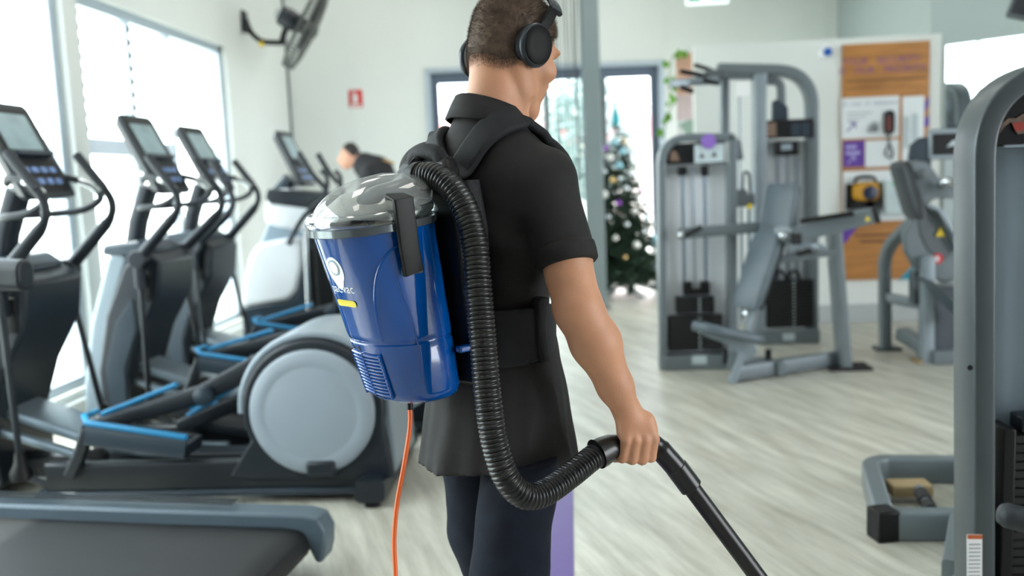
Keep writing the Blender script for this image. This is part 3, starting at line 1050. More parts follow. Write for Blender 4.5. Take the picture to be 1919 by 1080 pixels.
sx, sz = (0.940, 1.572)
part(A, 'purple_sticker', MB().lathe([(0.05, 0), (0.05, 0.003), (0.0, 0.0031)], (sx, 6.272, sz), (0, 1, 0), 24), mat('purple_sticker', (140, 104, 190), 0.5), 0, pl)
for x in (1281, 1322):
    pass
for a, b in (((0.768, 6.330, 1.364), (0.766, 6.330, 0.497)), ((0.916, 6.330, 1.358), (0.917, 6.330, 0.492))):
    part(A, 'guide_rod', MB().cyl(a, b, 0.012, seg=12), M_STEEL)
for a, b in (((0.737, 6.320, 1.348), (0.792, 6.320, 1.410)), ((0.892, 6.320, 1.341), (0.940, 6.320, 1.411))):
    part(A, 'rod_bumper', MB().bb((a[0], 6.29, a[2]), (b[0], 6.36, b[2])), M_BLACK, 0.004)
part(A, 'cable', MB().cyl((0.837, 6.330, 1.398), (0.841, 6.330, 0.569), 0.005, seg=8), M_STEEL)
wx0, wz0 = (0.648, 0.135)
wx1, wz1 = (1.020, 0.380)
weight_stack(A, wx0, wx1, 6.285, 6.385, wz0, wz1, 7)
nx0, nz0 = (0.705, 0.394)
nx1, nz1 = (0.964, 0.513)
weight_stack(A, nx0, nx1, 6.285, 6.385, nz0 + 0.003, nz1, 4)
hx0, hz0 = (0.755, 0.523)
hx1, hz1 = (0.936, 0.614)
part(A, 'stack_head', MB().bb((hx0, 6.29, hz0 + 0.004), (hx0 + 0.06, 6.38, hz1)).bb((hx1 - 0.06, 6.29, hz0 + 0.004), (hx1, 6.38, hz1)).bb((hx0, 6.30, hz0 + 0.004), (hx1, 6.37, hz0 + 0.04)), M_BLACK, 0.006)
part(A, 'tower_base', MB().bb((0.60, 6.26, 0.0), (1.14, 6.42, 0.10)), M_TUBE, 0.008)
cx_, cz_ = (0.851, 0.075)
part(A, 'rating_plate', MB().bb((cx_ - 0.05, 6.256, cz_ - 0.03), (cx_ + 0.05, 6.2595, cz_ + 0.03)), M_LABEL)
# base beams and right leg
f0 = Vector((1.022, 5.883, 0.000)); f1 = Vector((1.826, 6.279, 0.000))
part(A, 'base_beam', bar(f0 + Vector((0, 0, 0.06)), f1 + Vector((0, 0, 0.06)), 0.07, 0.10), M_TUBE)
part(A, 'cross_beam', bar(Vector((1.1, 6.33, 0.06)), Vector((1.35, 5.97, 0.06)), 0.06, 0.09), M_TUBE)
part(A, 'front_foot', bar(f0 + Vector((-0.02, -0.03, 0.0)), f0 + Vector((0.05, 0.0, 0.19)), 0.07, 0.05, (1, 0, 0)), M_TUBE_L)
part(A, 'rear_leg', MB().sweep([(1.727, 6.160, 1.046), (1.817, 6.200, 0.010)], rrect(0.075, 0.15, 0.012), ref=(0, 1, 0)), M_TUBE)
part(A, 'foot_pad', MB().bb((1.70, 6.10, 0.0), (1.98, 6.30, 0.022)), M_RUBBER, 0.006)
# bench: seat, post, two-section backrest
bx = Vector((-0.86, -0.50, 0)).normalized()                # the way the sitter faces
by = Vector((bx.y, -bx.x, 0))
def padloft(o, axis_u, axis_w, n, L_, W0, W1, th, r=0.03, round_top=False):
    rings = []
    K = 10
    for i in range(K + 1):
        t = i / K
        w = W0 + (W1 - W0) * t
        if round_top and t > 0.75:
            w *= math.sqrt(max(0.05, 1 - ((t - 0.75) / 0.27) ** 2))
        hh = th
        if i in (0, K):
            w *= 0.93
            hh = th * 0.6
        rings.append([o + axis_u * (L_ * t) + axis_w * a + n * b for a, b in rrect(w, hh, r, 4)])
    return MB().loft(rings)
b0 = Vector((1.121, 5.980, 0.469))
b1 = Vector((1.307, 6.060, 0.993))
b2 = Vector((1.356, 6.100, 1.245))
upv = (b1 - b0).normalized()
nrm = by.cross(upv)
if nrm.dot(bx) < 0:
    nrm = -nrm
part(A, 'backrest', padloft(b0, upv, by, nrm, (b1 - b0).length, 0.24, 0.27, 0.075, round_top=True), M_PAD, angle=1.2)
up2 = (b2 - b1).normalized()
part(A, 'head_pad', padloft(b1 - up2 * 0.06 - nrm * 0.05, up2, by, nrm, 0.36, 0.30, 0.30, 0.07), M_PAD, angle=1.2)
part(A, 'backrest_board', padloft(b0 - nrm * 0.045 + upv * 0.01, upv, by, nrm, (b2 - b0).length * 0.98, 0.22, 0.24, 0.03, 0.01), M_BLACK)
part(A, 'backrest_post', bar(Vector((1.111, 6.000, 0.173)), b0 - nrm * 0.07 + upv * 0.30, 0.06, 0.06, tuple(by)), M_TUBE)
part(A, 'bolt', MB().lathe([(0.022, 0), (0.022, 0.01), (0.012, 0.016)], (1.114, 5.960, 0.440), tuple(nrm), 14), M_CHROME)
s0 = Vector((1.134, 5.930, 0.285)); s1 = Vector((0.766, 5.800, 0.392))
su = (s1 - s0).normalized()
sn = by.cross(su)
if sn.z < 0:
    sn = -sn
part(A, 'seat', padloft(s0, su, by, sn, (s1 - s0).length, 0.30, 0.22, 0.07, round_top=True), M_PAD, angle=1.2)
part(A, 'seat_bracket', MB().prism([(0.833, 0.310), (0.984, 0.245), (1.003, 0.163), (1.113, 0.125), (1.182, 0.186), (1.156, 0.258), (0.875, 0.355)], 5.90, 5.96), M_TUBE_L, 0.006)
part(A, 'seat_post', bar((1.016, 5.920, 0.085), (1.038, 5.920, 0.208), 0.05, 0.05, (0, 1, 0)), M_TUBE_L)
part(A, 'seat_adjuster', MB().cyl((0.966, 5.860, 0.222), (0.958, 5.860, 0.127), 0.016, seg=12), M_BLACK)
part(A, 'gas_strut', MB().cyl((1.279, 6.050, 0.176), (1.278, 6.050, 0.093), 0.022, seg=12), M_BLACK)
# press levers
la = part(A, 'press_lever', bar((0.721, 6.220, 0.959), (1.321, 6.220, 0.987), 0.05, 0.075, (0, 0, 1)), M_TUBE)
part(A, 'hand_grip', MB().tube([(0.762, 6.200, 0.948), (0.838, 6.020, 1.006)], 0.019, 12), M_BLACK, 0, la)
part(A, 'end_cap', MB().ball((0.735, 6.180, 0.954), 0.026), M_CHROME, 0, la)
lb = part(A, 'press_lever', bar((1.422, 5.880, 0.948), (1.886, 5.780, 1.063), 0.07, 0.10, (0, 0, 1)), M_TUBE)
part(A, 'end_cap', bar((1.869, 5.785, 1.057), (1.901, 5.775, 1.066), 0.075, 0.105, (0, 0, 1)), M_RUBBER, 0, lb)
part(A, 'yellow_sticker', MB().lathe([(0.02, 0), (0.02, 0.002), (0, 0.0021)], (1.809, 5.700, 1.040), (0, -1, 0), 3), M_YEL, 0, lb)
part(A, 'hand_grip', MB().tube([(1.429, 5.800, 1.036), (1.732, 5.720, 1.078)], 0.017, 12), M_BLACK, 0, lb)
part(A, 'pivot_housing', MB().lathe([(0.05, -0.06), (0.06, -0.05), (0.06, 0.05), (0.05, 0.06)], (1.376, 6.000, 0.942), (0.9, -0.2, 0.1), 20), M_TUBE_L)
part(A, 'pivot_bolt', MB().ball((1.343, 5.900, 0.943), 0.03), M_CHROME)
part(A, 'cross_tube', bar((1.346, 6.100, 0.770), (1.768, 6.120, 0.813), 0.05, 0.05), M_TUBE)
part(A, 'link_arm', MB().tube(fillet([(1.398, 5.950, 0.841), (1.466, 5.950, 0.879), (1.567, 5.950, 0.862), (1.645, 6.050, 0.823)], 0.06, 5), 0.028, 12), M_TUBE_L)
part(A, 'stop_block', MB().box((1.417, 5.860, 0.922), (0.06, 0.05, 0.07)), M_RUBBER, 0.006)
part(A, 'rear_grip', MB().tube([(1.436, 5.900, 0.823), (1.507, 5.850, 0.845)], 0.018, 12), M_BLACK)

# ---------------------------------------------------------------- B: tall cable tower behind it
Bm = thing('cable_pulldown_machine', 'tall grey arched cable machine between the press machine and the partition', 'exercise machine', (1.5, 7.25, 0))
rp_ = lambda a, b: [(q_, p_) for p_, q_ in rrect(a, b, 0.015)]
ar = fillet([(1.867, 7.250, 0.001), (1.875, 7.250, 2.098), (1.163, 7.250, 2.149)], [0, 0.28, 0], 10)
part(Bm, 'arch_frame', MB().sweep(ar, rp_(0.14, 0.085), ref=(0, 1, 0)), M_TUBE)
part(Bm, 'inner_post', bar((1.443, 7.200, 0.049), (1.469, 7.200, 2.088), 0.09, 0.14, (0, 1, 0)), M_TUBE_L)
part(Bm, 'outer_post', bar((1.200, 7.350, -0.006), (1.228, 7.350, 2.075), 0.065, 0.12, (0, 1, 0)), M_TUBE)
part(Bm, 'top_beam', bar((1.155, 7.250, 2.125), (1.548, 7.250, 2.097), 0.12, 0.10), M_TUBE)
part(Bm, 'curved_tube', MB().sweep(fillet([(1.515, 7.250, 2.043), (1.641, 7.250, 2.037), (1.647, 7.250, 1.740)], [0, 0.16, 0], 8), rp_(0.07, 0.06), ref=(0, 1, 0)), M_TUBE)
part(Bm, 'pulley_box', slab([(1.559, 1.739), (1.560, 1.879), (1.592, 1.894), (1.671, 1.834), (1.675, 1.738)], 7.14, 0.08), M_SLATE, 0.008)
part(Bm, 'shroud', slab([(1.507, 0.171), (1.522, 1.596), (1.829, 1.582), (1.825, 0.161)], 7.30, 0.01), M_PANEL)
plb = part(Bm, 'placard', slab([(1.489, 1.597), (1.490, 1.738), (1.863, 1.737), (1.863, 1.592)], 7.14, 0.03), M_BLACK, 0.004)
for px0, px1, m_ in (((1.507, 1.615), (1.580, 1.716), M_SKINP), ((1.695, 1.607), (1.760, 1.708), M_SLATE), ((1.771, 1.603), (1.835, 1.709), M_SLATE)):
    part(Bm, 'instruction_panel', MB().bb((px0[0], 7.135, px0[1]), (px1[0], 7.139, px1[1])), m_, 0, plb)
ph = part(Bm, 'pulley_bracket', MB().bb((1.577, 7.140, 1.467), (*(1.750, 7.140, 1.564)[:1], 7.24, (1.750, 1.572)[1])), M_BLACK, 0.01)
part(Bm, 'bracket_plate', MB().bb(((1.615, 1.513)[0], 7.13, (1.615, 1.505)[1]), ((1.695, 1.510)[0], 7.139, (1.615, 1.554)[1])), M_SILVER, 0, ph)
for a, b in (((1.602, 7.200, 1.455), (1.604, 7.200, 0.499)), ((1.675, 7.200, 1.464), (1.678, 7.200, 0.497)), ((1.744, 7.200, 1.449), (1.748, 7.200, 0.494))):
    part(Bm, 'guide_rod', MB().cyl(a, b, 0.011, seg=10), M_STEEL)
bx0, bz0 = (1.500, 0.132)
bx1, bz1 = (1.858, 0.504)
weight_stack(Bm, bx0, bx1, 7.13, 7.24, bz0, bz1, 14)
for x_ in ((1.612, 0.564), (1.719, 0.560)):
    part(Bm, 'stack_handle', MB().tube(spline([(x_[0] - 0.045, 7.18, bz1), (x_[0] - 0.02, 7.18, x_[1] + 0.0), (x_[0] + 0.02, 7.18, x_[1]), (x_[0] + 0.045, 7.18, bz1)], 5), 0.012, 8), M_BLACK)
part(Bm, 'base_beam', MB().bb(((1.418, 0.015)[0], 7.12, 0.0), ((1.904, 0.001)[0], 7.32, 0.11)), M_TUBE, 0.008)
part(Bm, 'floor_beam', MB().bb((0.95, 7.28, 0.0), (1.9, 7.4, 0.06)), M_TUBE, 0.008)
part(Bm, 'rating_plate', MB().bb(((1.618, 0.076)[0], 7.115, 0.03), ((1.708, 0.074)[0], 7.119, 0.085)), M_LABEL)
# overhead press arms reaching left
hb = part(Bm, 'handle_boom', MB().sweep([(1.158, 7.100, 2.053), (1.016, 6.950, 2.036), (0.758, 6.850, 2.019)], rrect(0.05, 0.06, 0.01)), M_TUBE_L)
for a, b, c in (((0.827, 6.800, 2.099), (0.925, 6.850, 2.084), (1.048, 7.000, 2.071)), ((0.995, 7.300, 2.195), (1.070, 7.250, 2.161), (1.155, 7.200, 2.111)), ((0.815, 6.750, 1.984), (0.853, 6.750, 1.967), (0.905, 6.800, 1.954)), ((0.994, 6.800, 2.030), (1.052, 6.850, 2.017), (1.114, 6.950, 2.016))):
    part(Bm, 'hand_grip', MB().tube([a, b, c], 0.019, 10), M_BLACK, 0, hb)
part(Bm, 'boom_joint', MB().box((1.119, 7.100, 2.086), (0.16, 0.12, 0.08)), M_FRAME_D, 0.015)
part(Bm, 'white_card', slab([(1.280, 1.925), (1.277, 2.041), (1.381, 2.044), (1.380, 1.929)], 7.12, 0.006), M_WHITE)
part(Bm, 'cable', MB().cyl((1.307, 7.140, 1.926), (1.304, 7.140, 1.221), 0.006, seg=8), M_STEEL)
part(Bm, 'roller_pad', padloft(Vector((1.219, 6.900, 1.445)), Vector((0, 0, 1)), Vector((1, 0, 0)), Vector((0, -1, 0)), 0.15, 0.14, 0.10, 0.07), M_PAD)
gb = part(Bm, 'carriage_block', MB().box((1.255, 6.900, 1.160), (0.10, 0.10, 0.13)).box((1.326, 6.900, 1.149), (0.07, 0.08, 0.09)), M_FRAME_D, 0.012)
part(Bm, 'yellow_knob', MB().ball((1.316, 6.830, 1.100), 0.02), M_YEL, 0, gb)
part(Bm, 'carriage_handle', MB().tube(fillet([(1.279, 6.900, 1.226), (1.285, 6.900, 1.356), (1.328, 6.900, 1.346), (1.334, 6.900, 1.196)], 0.03, 5), 0.012, 10), M_FRAME_D, 0, gb)
for a, b in (((1.275, 6.950, 1.085), (1.301, 7.100, 0.206)), ((1.331, 6.950, 1.083), (1.355, 7.100, 0.204))):
    part(Bm, 'guide_rod', MB().cyl(a, b, 0.012, seg=10), M_STEEL)

# ---------------------------------------------------------------- C: leg curl machine on the right
Cm = thing('leg_curl_machine', 'grey leg curl machine with round cam plate in front of the mirror', 'exercise machine', (2.5, 6.5, 0))
part(Cm, 'front_leg', MB().sweep(fillet([(2.275, 6.750, 0.024), (2.262, 6.750, 0.743), (2.369, 6.600, 0.923), (2.440, 6.500, 1.037)], [0, 0.25, 0.1, 0], 8), rp_(0.09, 0.075), ref=(0, 1, 0)), M_TUBE)
part(Cm, 'foot_plate', MB().box((2.30, 6.79, 0.012), (0.18, 0.14, 0.024)), M_FRAME_D, 0.004)
part(Cm, 'side_brace', bar((2.281, 6.720, 0.401), (2.448, 6.450, 0.380), 0.05, 0.07), M_TUBE)
part(Cm, 'rear_leg', bar((2.400, 6.300, 0.002), (2.397, 6.300, 0.739), 0.075, 0.09, (0, 1, 0)), M_TUBE_L)
part(Cm, 'foot_plate', MB().box((2.40, 6.33, 0.012), (0.15, 0.14, 0.024)), mat('worn_foot', (150, 130, 96), 0.6), 0.004)
part(Cm, 'counterweight', slab([(2.361, 0.383), (2.358, 0.618), (2.434, 0.626), (2.441, 0.388)], 6.45, 0.09), M_FRAME_D, 0.01)
part(Cm, 'floor_beam', bar((2.357, 6.650, 0.147), (2.433, 6.400, 0.086), 0.10, 0.09), M_TUBE)
part(Cm, 'weight_tower', slab([(2.427, 0.050), (2.421, 0.522), (2.785, 0.528), (2.795, 0.039)], 6.28, 0.25), mat('tower_shroud_dark', (72, 78, 86), 0.4, 0, 0.04, 4), 0.012)
part(Cm, 'tower_base', MB().bb((2.42, 6.22, 0.0), (2.95, 6.55, 0.10)), M_TUBE, 0.01)
cam_o = [(2.244, 0.887), (2.279, 0.958), (2.334, 1.057), (2.401, 1.098), (2.461, 1.074), (2.562, 0.947), (2.642, 0.781), (2.660, 0.579), (2.532, 0.546), (2.407, 0.587), (2.318, 0.664), (2.259, 0.776)]
cp = part(Cm, 'cam_plate', slab(cam_o, 6.33, 0.06), M_TUBE, 0.02, None, 3)
cut = [(2.338, 1.012), (2.408, 1.013), (2.500, 0.880), (2.573, 0.740), (2.510, 0.699), (2.404, 0.775), (2.353, 0.886)]
part(Cm, 'cam_recess', slab(cut, 6.322, 0.02), M_FRAME_D, 0.008, cp)
part(Cm, 'cam_rim', MB().sweep([(2.375, 6.300, 1.086), (2.452, 6.300, 1.055), (2.542, 6.300, 0.915), (2.614, 6.300, 0.767)], rrect(0.09, 0.035, 0.012), ref=(0, 0, 1)), M_TUBE_L, 0, cp)
part(Cm, 'warning_disc', MB().lathe([(0.036, 0), (0.036, 0.003), (0, 0.0031)], (2.470, 6.315, 0.717), (0, -1, 0), 24), M_REDP, 0, cp)
part(Cm, 'disc_mark', MB().box((2.468, 6.310, 0.717), (0.02, 0.003, 0.034)), M_WHITE, 0, cp)
t0 = Vector((2.483, 6.310, 0.895))
part(Cm, 'warning_triangle', MB().prism([(t0.x - 0.032, t0.z - 0.026), (t0.x + 0.032, t0.z - 0.026), (t0.x, t0.z + 0.034)], 6.305, 6.309), M_YEL, 0, cp)
part(Cm, 'thigh_pad', padloft(Vector((2.317, 6.300, 1.002)), (Vector((2.250, 6.400, 1.350)) - Vector((2.317, 6.300, 1.002))).normalized(), Vector((0, 1, 0)), Vector((-0.9, 0, -0.3)), 0.40, 0.30, 0.30, 0.075), mat('black_vinyl_pad', (50, 54, 58), 0.4, 0, 0.06, 9), angle=1.2)
br = part(Cm, 'upper_bracket', slab([(2.250, 1.327), (2.298, 1.389), (2.378, 1.368), (2.485, 1.221), (2.607, 1.191), (2.615, 1.120), (2.427, 1.127), (2.337, 1.059)], 6.25, 0.07), M_TUBE, 0.012)
part(Cm, 'pivot_bolt', MB().lathe([(0.035, 0), (0.035, 0.02), (0.02, 0.03)], (2.335, 6.245, 1.292), (0, -1, 0), 18), M_FRAME_D, 0, br)
part(Cm, 'grip_tube', MB().tube(spline([(2.435, 6.200, 1.207), (2.459, 6.150, 1.241), (2.532, 6.120, 1.204), (2.591, 6.100, 1.195)], 5), 0.03, 12), M_CHROME)
plc = part(Cm, 'placard_frame', slab([(2.425, 1.384), (2.422, 1.591), (2.794, 1.595), (2.798, 1.383)], 6.36, 0.05), M_TUBE_L, 0.01)
part(Cm, 'placard', slab([(2.446, 1.416), (2.444, 1.558), (2.781, 1.557), (2.784, 1.412)], 6.352, 0.01), M_BLACK, 0, plc)
part(Cm, 'emblem_print', slab([(2.532, 1.465), (2.569, 1.506), (2.618, 1.518), (2.619, 1.483)], 6.350, 0.003), M_LABEL, 0, plc)
part(Cm, 'gusset_plate', slab([(2.292, 1.391), (2.305, 1.491), (2.368, 1.539), (2.446, 1.542), (2.449, 1.319), (2.370, 1.352)], 6.38, 0.03), M_SLATE, 0.01)
sp_ = (Vector((2.342, 6.150, 0.583)), Vector((2.518, 6.050, 0.364)))
part(Cm, 'shin_pad', padloft(sp_[0], (sp_[1] - sp_[0]).normalized(), Vector((0, 1, 0)), Vector((0.6, 0, -0.7)), 0.36, 0.32, 0.32, 0.10), M_PAD, angle=1.2)

# ---------------------------------------------------------------- D: machine at the right edge, close to the camera
Dm = thing('cable_row_machine', 'near grey machine at the right edge with arched post and black weight stack', 'exercise machine', (1.35, 2.85, 0))
yd = 2.70
dp = fillet([(1.179, 2.700, -0.233), (1.150, 2.700, 1.587), (1.574, 2.700, 1.647)], [0, 0.26, 0], 14)
dp[0].z = 0.0
fr_ = part(Dm, 'arch_frame', MB().sweep(dp, [(q_, p_) for p_, q_ in rrect(0.15, 0.06, 0.008)], ref=(0, 1, 0)), M_TUBE_D)
x_d = dp[0].x
part(Dm, 'side_post', MB().sweep([dp[-1] + Vector((-0.03, 0, 0.02)), (dp[-1].x - 0.03, dp[-1].y, 0.0)], [(q_, p_) for p_, q_ in rrect(0.15, 0.06, 0.008)], ref=(0, 1, 0)), M_TUBE_D)
part(Dm, 'shroud', slab([(1.241, -0.110), (1.214, 1.414), (1.618, 1.416), (1.678, -0.113)], 2.765, 0.008), mat('shroud_blue_grey', (156, 174, 186), 0.3, 0, 0.04, 3))
pd_ = part(Dm, 'placard', slab([(1.198, 1.411), (1.200, 1.465), (1.214, 1.503), (1.239, 1.541), (1.274, 1.566), (1.562, 1.582), (1.569, 1.416)], 2.70, 0.03), M_BLACK, 0.004)
part(Dm, 'figure_print', slab([(1.221, 1.449), (1.227, 1.476), (1.244, 1.490), (1.266, 1.489), (1.287, 1.503), (1.309, 1.499), (1.318, 1.459), (1.292, 1.446), (1.271, 1.444), (1.252, 1.480), (1.236, 1.469)], 2.6955, 0.004), M_SKINP, 0, pd_)
part(Dm, 'figure_print', slab([(1.254, 1.474), (1.274, 1.479), (1.295, 1.475), (1.289, 1.455), (1.264, 1.453)], 2.6935, 0.0015), mat('muted_red_print', (170, 60, 48), 0.5), 0, pd_)
part(Dm, 'placard_lip', slab([(1.233, 1.408), (1.233, 1.415), (1.569, 1.416), (1.569, 1.407)], 2.69, 0.02), M_SILVER, 0, pd_)
for p_ in ((1.203, 2.720, 1.386), (1.215, 2.720, 0.751)):
    part(Dm, 'bolt_cap', MB().lathe([(0.012, -0.02), (0.012, 0.012), (0.008, 0.016)], p_, (1, 0, 0), 12), M_BLACK)
part(Dm, 'bolt_cap', MB().lathe([(0.008, 0), (0.008, 0.002), (0, 0.0021)], ((1.121, 0.788)[0], 2.624, (1.121, 0.788)[1]), (0, -1, 0), 12), M_BLACK)
wl_ = part(Dm, 'warning_label', slab([(1.125, 0.099), (1.121, 0.291), (1.164, 0.290), (1.167, 0.099)], 2.6215, 0.002), M_WHITE)
part(Dm, 'label_header', slab([(1.122, 0.278), (1.121, 0.291), (1.164, 0.290), (1.164, 0.277)], 2.6205, 0.0008), mat('orange_label', (190, 96, 50), 0.5), 0, wl_)
for i_ in range(9):
    part(Dm, 'print_line', MB().bb(((1.126, 0.263)[0], 2.6208, (1.126, 0.263)[1] - i_ * 0.012 - 0.004), ((1.160, 0.263)[0], 2.6213, (1.160, 0.263)[1] - i_ * 0.012)), mat('grey_print', (150, 156, 160), 0.6), 0, wl_)
dx0, dz1 = (1.227, 0.598)
dw = part(Dm, 'stack_guard', MB().bb((dx0, 2.64, 0.06), (dx0 + 0.035, 2.75, dz1)), M_BLACK, 0.004)
weight_stack(Dm, dx0 + 0.04, dx0 + 0.36, 2.655, 2.75, 0.10, dz1 - 0.02, 18)
part(Dm, 'stack_head', MB().bb((dx0 + 0.06, 2.66, dz1 - 0.018), (dx0 + 0.34, 2.74, dz1 + 0.03)), M_CHAR, 0.006)
for q_ in (0.12, 0.28):
    part(Dm, 'guide_rod', MB().cyl((dx0 + q_, 2.70, dz1 + 0.03), (dx0 + q_, 2.70, 1.40), 0.011, seg=10), M_STEEL)
part(Dm, 'tower_base', MB().bb((x_d - 0.03, 2.61, 0.0), (dp[-1].x + 0.02, 2.80, 0.09)), M_TUBE, 0.01)
part(Dm, 'roller_pad', MB().lathe([(0.0, 0), (0.026, 0.006), (0.033, 0.022), (0.033, 0.25), (0.0, 0.26)], (1.084, 2.350, 0.461), (0.95, 0.0, -0.28), 20), M_GRIP, angle=1.2)
# floor hoop with foot peg
hz = 0.055
hp_ = [Vector((1.382, 3.288, 0.050)), Vector((1.113, 3.299, 0.050)), Vector((1.246, 3.879, 0.050)), Vector((1.309, 3.933, 0.050)), Vector((1.634, 3.898, 0.050))]
hoop = part(Dm, 'floor_hoop', MB().sweep(fillet([(p.x, p.y, hz) for p in hp_], [0, 0.02, 0.10, 0.10, 0], 5), rrect(0.07, 0.11, 0.012)), M_TUBE)
part(Dm, 'end_cap', MB().box((*(1.109, 3.299), 0.058), (0.085, 0.09, 0.116), (0, 0, 0.2)), M_BLACK, 0.006, hoop)
part(Dm, 'hoop_tail', MB().sweep([(hp_[0].x, hp_[0].y, hz), (x_d, 2.85, hz)], rrect(0.07, 0.11, 0.012)).sweep([(hp_[4].x, hp_[4].y, hz), (x_d + 0.35, 2.85, hz)], rrect(0.07, 0.11, 0.012)), M_TUBE, 0, hoop)
pg0 = Vector((1.356, 3.620, 0.068)); pg1 = Vector((1.291, 3.300, 0.086))
pg = part(Dm, 'foot_peg', MB().tube([pg0, pg1], 0.022, 14), M_CHROME, 0, hoop)
part(Dm, 'peg_grip', MB().tube([pg0.lerp(pg1, 0.15), pg0.lerp(pg1, 0.5)], 0.027, 14), M_RUBBER, 0, hoop)
part(Dm, 'peg_grip', MB().tube([pg0.lerp(pg1, 0.62), pg0.lerp(pg1, 0.88)], 0.027, 14), M_RUBBER, 0, hoop)
part(Dm, 'peg_bracket', MB().box(tuple(pg0 + Vector((-0.02, 0.05, -0.01))), (0.16, 0.10, 0.05)), mat('worn_foot', (150, 130, 96), 0.6), 0.006, hoop)

# ================================================================ THINGS ON THE WALLS AND AROUND THE ENTRANCE
# ---- wall fan in the left corner, seen nearly edge-on
fan = thing('wall_fan', 'dark wall fan tilted above the window in the far left corner', 'fan', (-2.473, 8.800, 2.879))
FO = fan.location.copy()
fax = Vector((0.86, 0.335, -0.50)).normalized()          # the way the fan blows
fo = Vector((-2.488, 8.800, 2.895))
M_FAN = mat('fan_wire_grey', (92, 94, 92), 0.5, 0.3, 0.06, 8)
fu = fax.cross(Vector((0, 1, 0))).normalized()
fv = fax.cross(fu)
FR = 0.42
def ring(o, r, n=40):
    return [o + (fu * math.cos(2 * PI * k / n) + fv * math.sin(2 * PI * k / n)) * r for k in range(n)]
gr = MB()
for dz, r in ((0.0, FR), (0.06, FR * 0.98), (-0.05, FR * 0.98), (0.085, FR * 0.7), (0.10, FR * 0.4), (-0.075, FR * 0.6)):
    gr.tube(ring(fo + fax * dz, r), 0.006, 6, closed=True)
guard = part(fan, 'guard', gr, M_FAN)
for k in range(54):
    a = 2 * PI * k / 54
    d = fu * math.cos(a) + fv * math.sin(a)
    part(fan, 'guard_wire', MB().tube([fo + fax * 0.105 + d * 0.07, fo + fax * 0.09 + d * FR * 0.65, fo + fax * 0.06 + d * FR * 0.98, fo + d * FR, fo - fax * 0.05 + d * FR * 0.98, fo - fax * 0.08 + d * 0.10], 0.006, 5), M_FAN, 0, guard)
part(fan, 'hub', MB().lathe([(0.07, 0.0), (0.075, 0.02), (0.05, 0.12), (0, 0.13)], fo, tuple(fax), 20), M_FAN)
for k in range(3):
    a = 2 * PI * k / 3
    d = fu * math.cos(a) + fv * math.sin(a)
    e = fax.cross(d)
    part(fan, 'blade', MB().loft([[fo + fax * 0.03 + d * r + e * (w * s_) + fax * (s_ * w * 0.35 + t_) for s_, t_ in ((-1, 0.004), (1, 0.004), (1, -0.004), (-1, -0.004))] for r, w in ((0.05, 0.03), (0.18, 0.09), (0.36, 0.11), (0.385, 0.07))]), M_CHAR)
mo = Vector((-2.627, 8.800, 2.922))
part(fan, 'motor', MB().lathe([(0.06, -0.10), (0.09, -0.08), (0.10, 0.0), (0.08, 0.12), (0.06, 0.16)], fo - fax * 0.17, tuple(fax), 24), M_CHAR)
part(fan, 'motor_vent', MB().lathe([(0.045, 0), (0.045, 0.012), (0.03, 0.014)], fo - fax * 0.285, tuple(-fax), 20), M_SILVER)
wj = Vector((-3.130, 8.996, 3.031))
part(fan, 'wall_plate', MB().bb((XL + 0.001, wj.y - 0.07, wj.z - 0.12), (XL + 0.03, wj.y + 0.07, wj.z + 0.09)), M_CHAR, 0.01)
armp = spline([(XL + 0.03, wj.y, wj.z), (-3.023, 8.800, 2.883), (-2.925, 8.800, 2.792), (-2.795, 8.800, 2.771), (-2.733, 8.800, 2.767)], 6)
part(fan, 'arm', MB().tube(armp, 0.026, 12), M_BLACK)
part(fan, 'tag', MB().tube([(-2.937, 8.800, 2.778), (-2.907, 8.800, 2.756)], 0.03, 12), M_YEL)
part(fan, 'yoke', MB().sweep([(-2.734, 8.800, 2.747), (-2.707, 8.800, 2.836), fo - fax * 0.16], rrect(0.04, 0.05, 0.01)), M_BLACK)

# ---- fire extinguisher sign on the far wall
def on_back(x, z, d):
    n = Vector((-math.sin(BA), math.cos(BA), 0))
    return Vector((x, YB(x), z)) + n * d
def back_rect(mb, x0, x1, z0, z1, d0, d1):
    back_piece(mb, x0, x1, z0, z1, d0, d1)
    return mb
def on_wall_px(p):
    return p
sg0, sg1 = (-2.489, 2.256), (-2.335, 2.452)
es = thing('extinguisher_sign', 'small red fire extinguisher location sign on the far wall', 'sign', tuple(on_back(sg0[0], 0, 0)))
es.location.z = sg0[1]
part(es, 'red_plate', back_rect(MB(), sg0[0], sg1[0], sg0[1], sg1[1], -0.008, -0.001), M_REDP)
mx_ = (sg0[0] + sg1[0]) / 2
part(es, 'extinguisher_pictogram', back_rect(back_rect(MB(), mx_ - 0.022, mx_ + 0.022, sg0[1] + 0.05, sg1[1] - 0.055, -0.0105, -0.0085), mx_ - 0.012, mx_ + 0.012, sg1[1] - 0.05, sg1[1] - 0.03, -0.0105, -0.0085), M_WHITE)
part(es, 'white_strip', back_rect(MB(), sg0[0] + 0.015, sg1[0] - 0.015, sg0[1] + 0.012, sg0[1] + 0.03, -0.0105, -0.0085), M_WHITE)

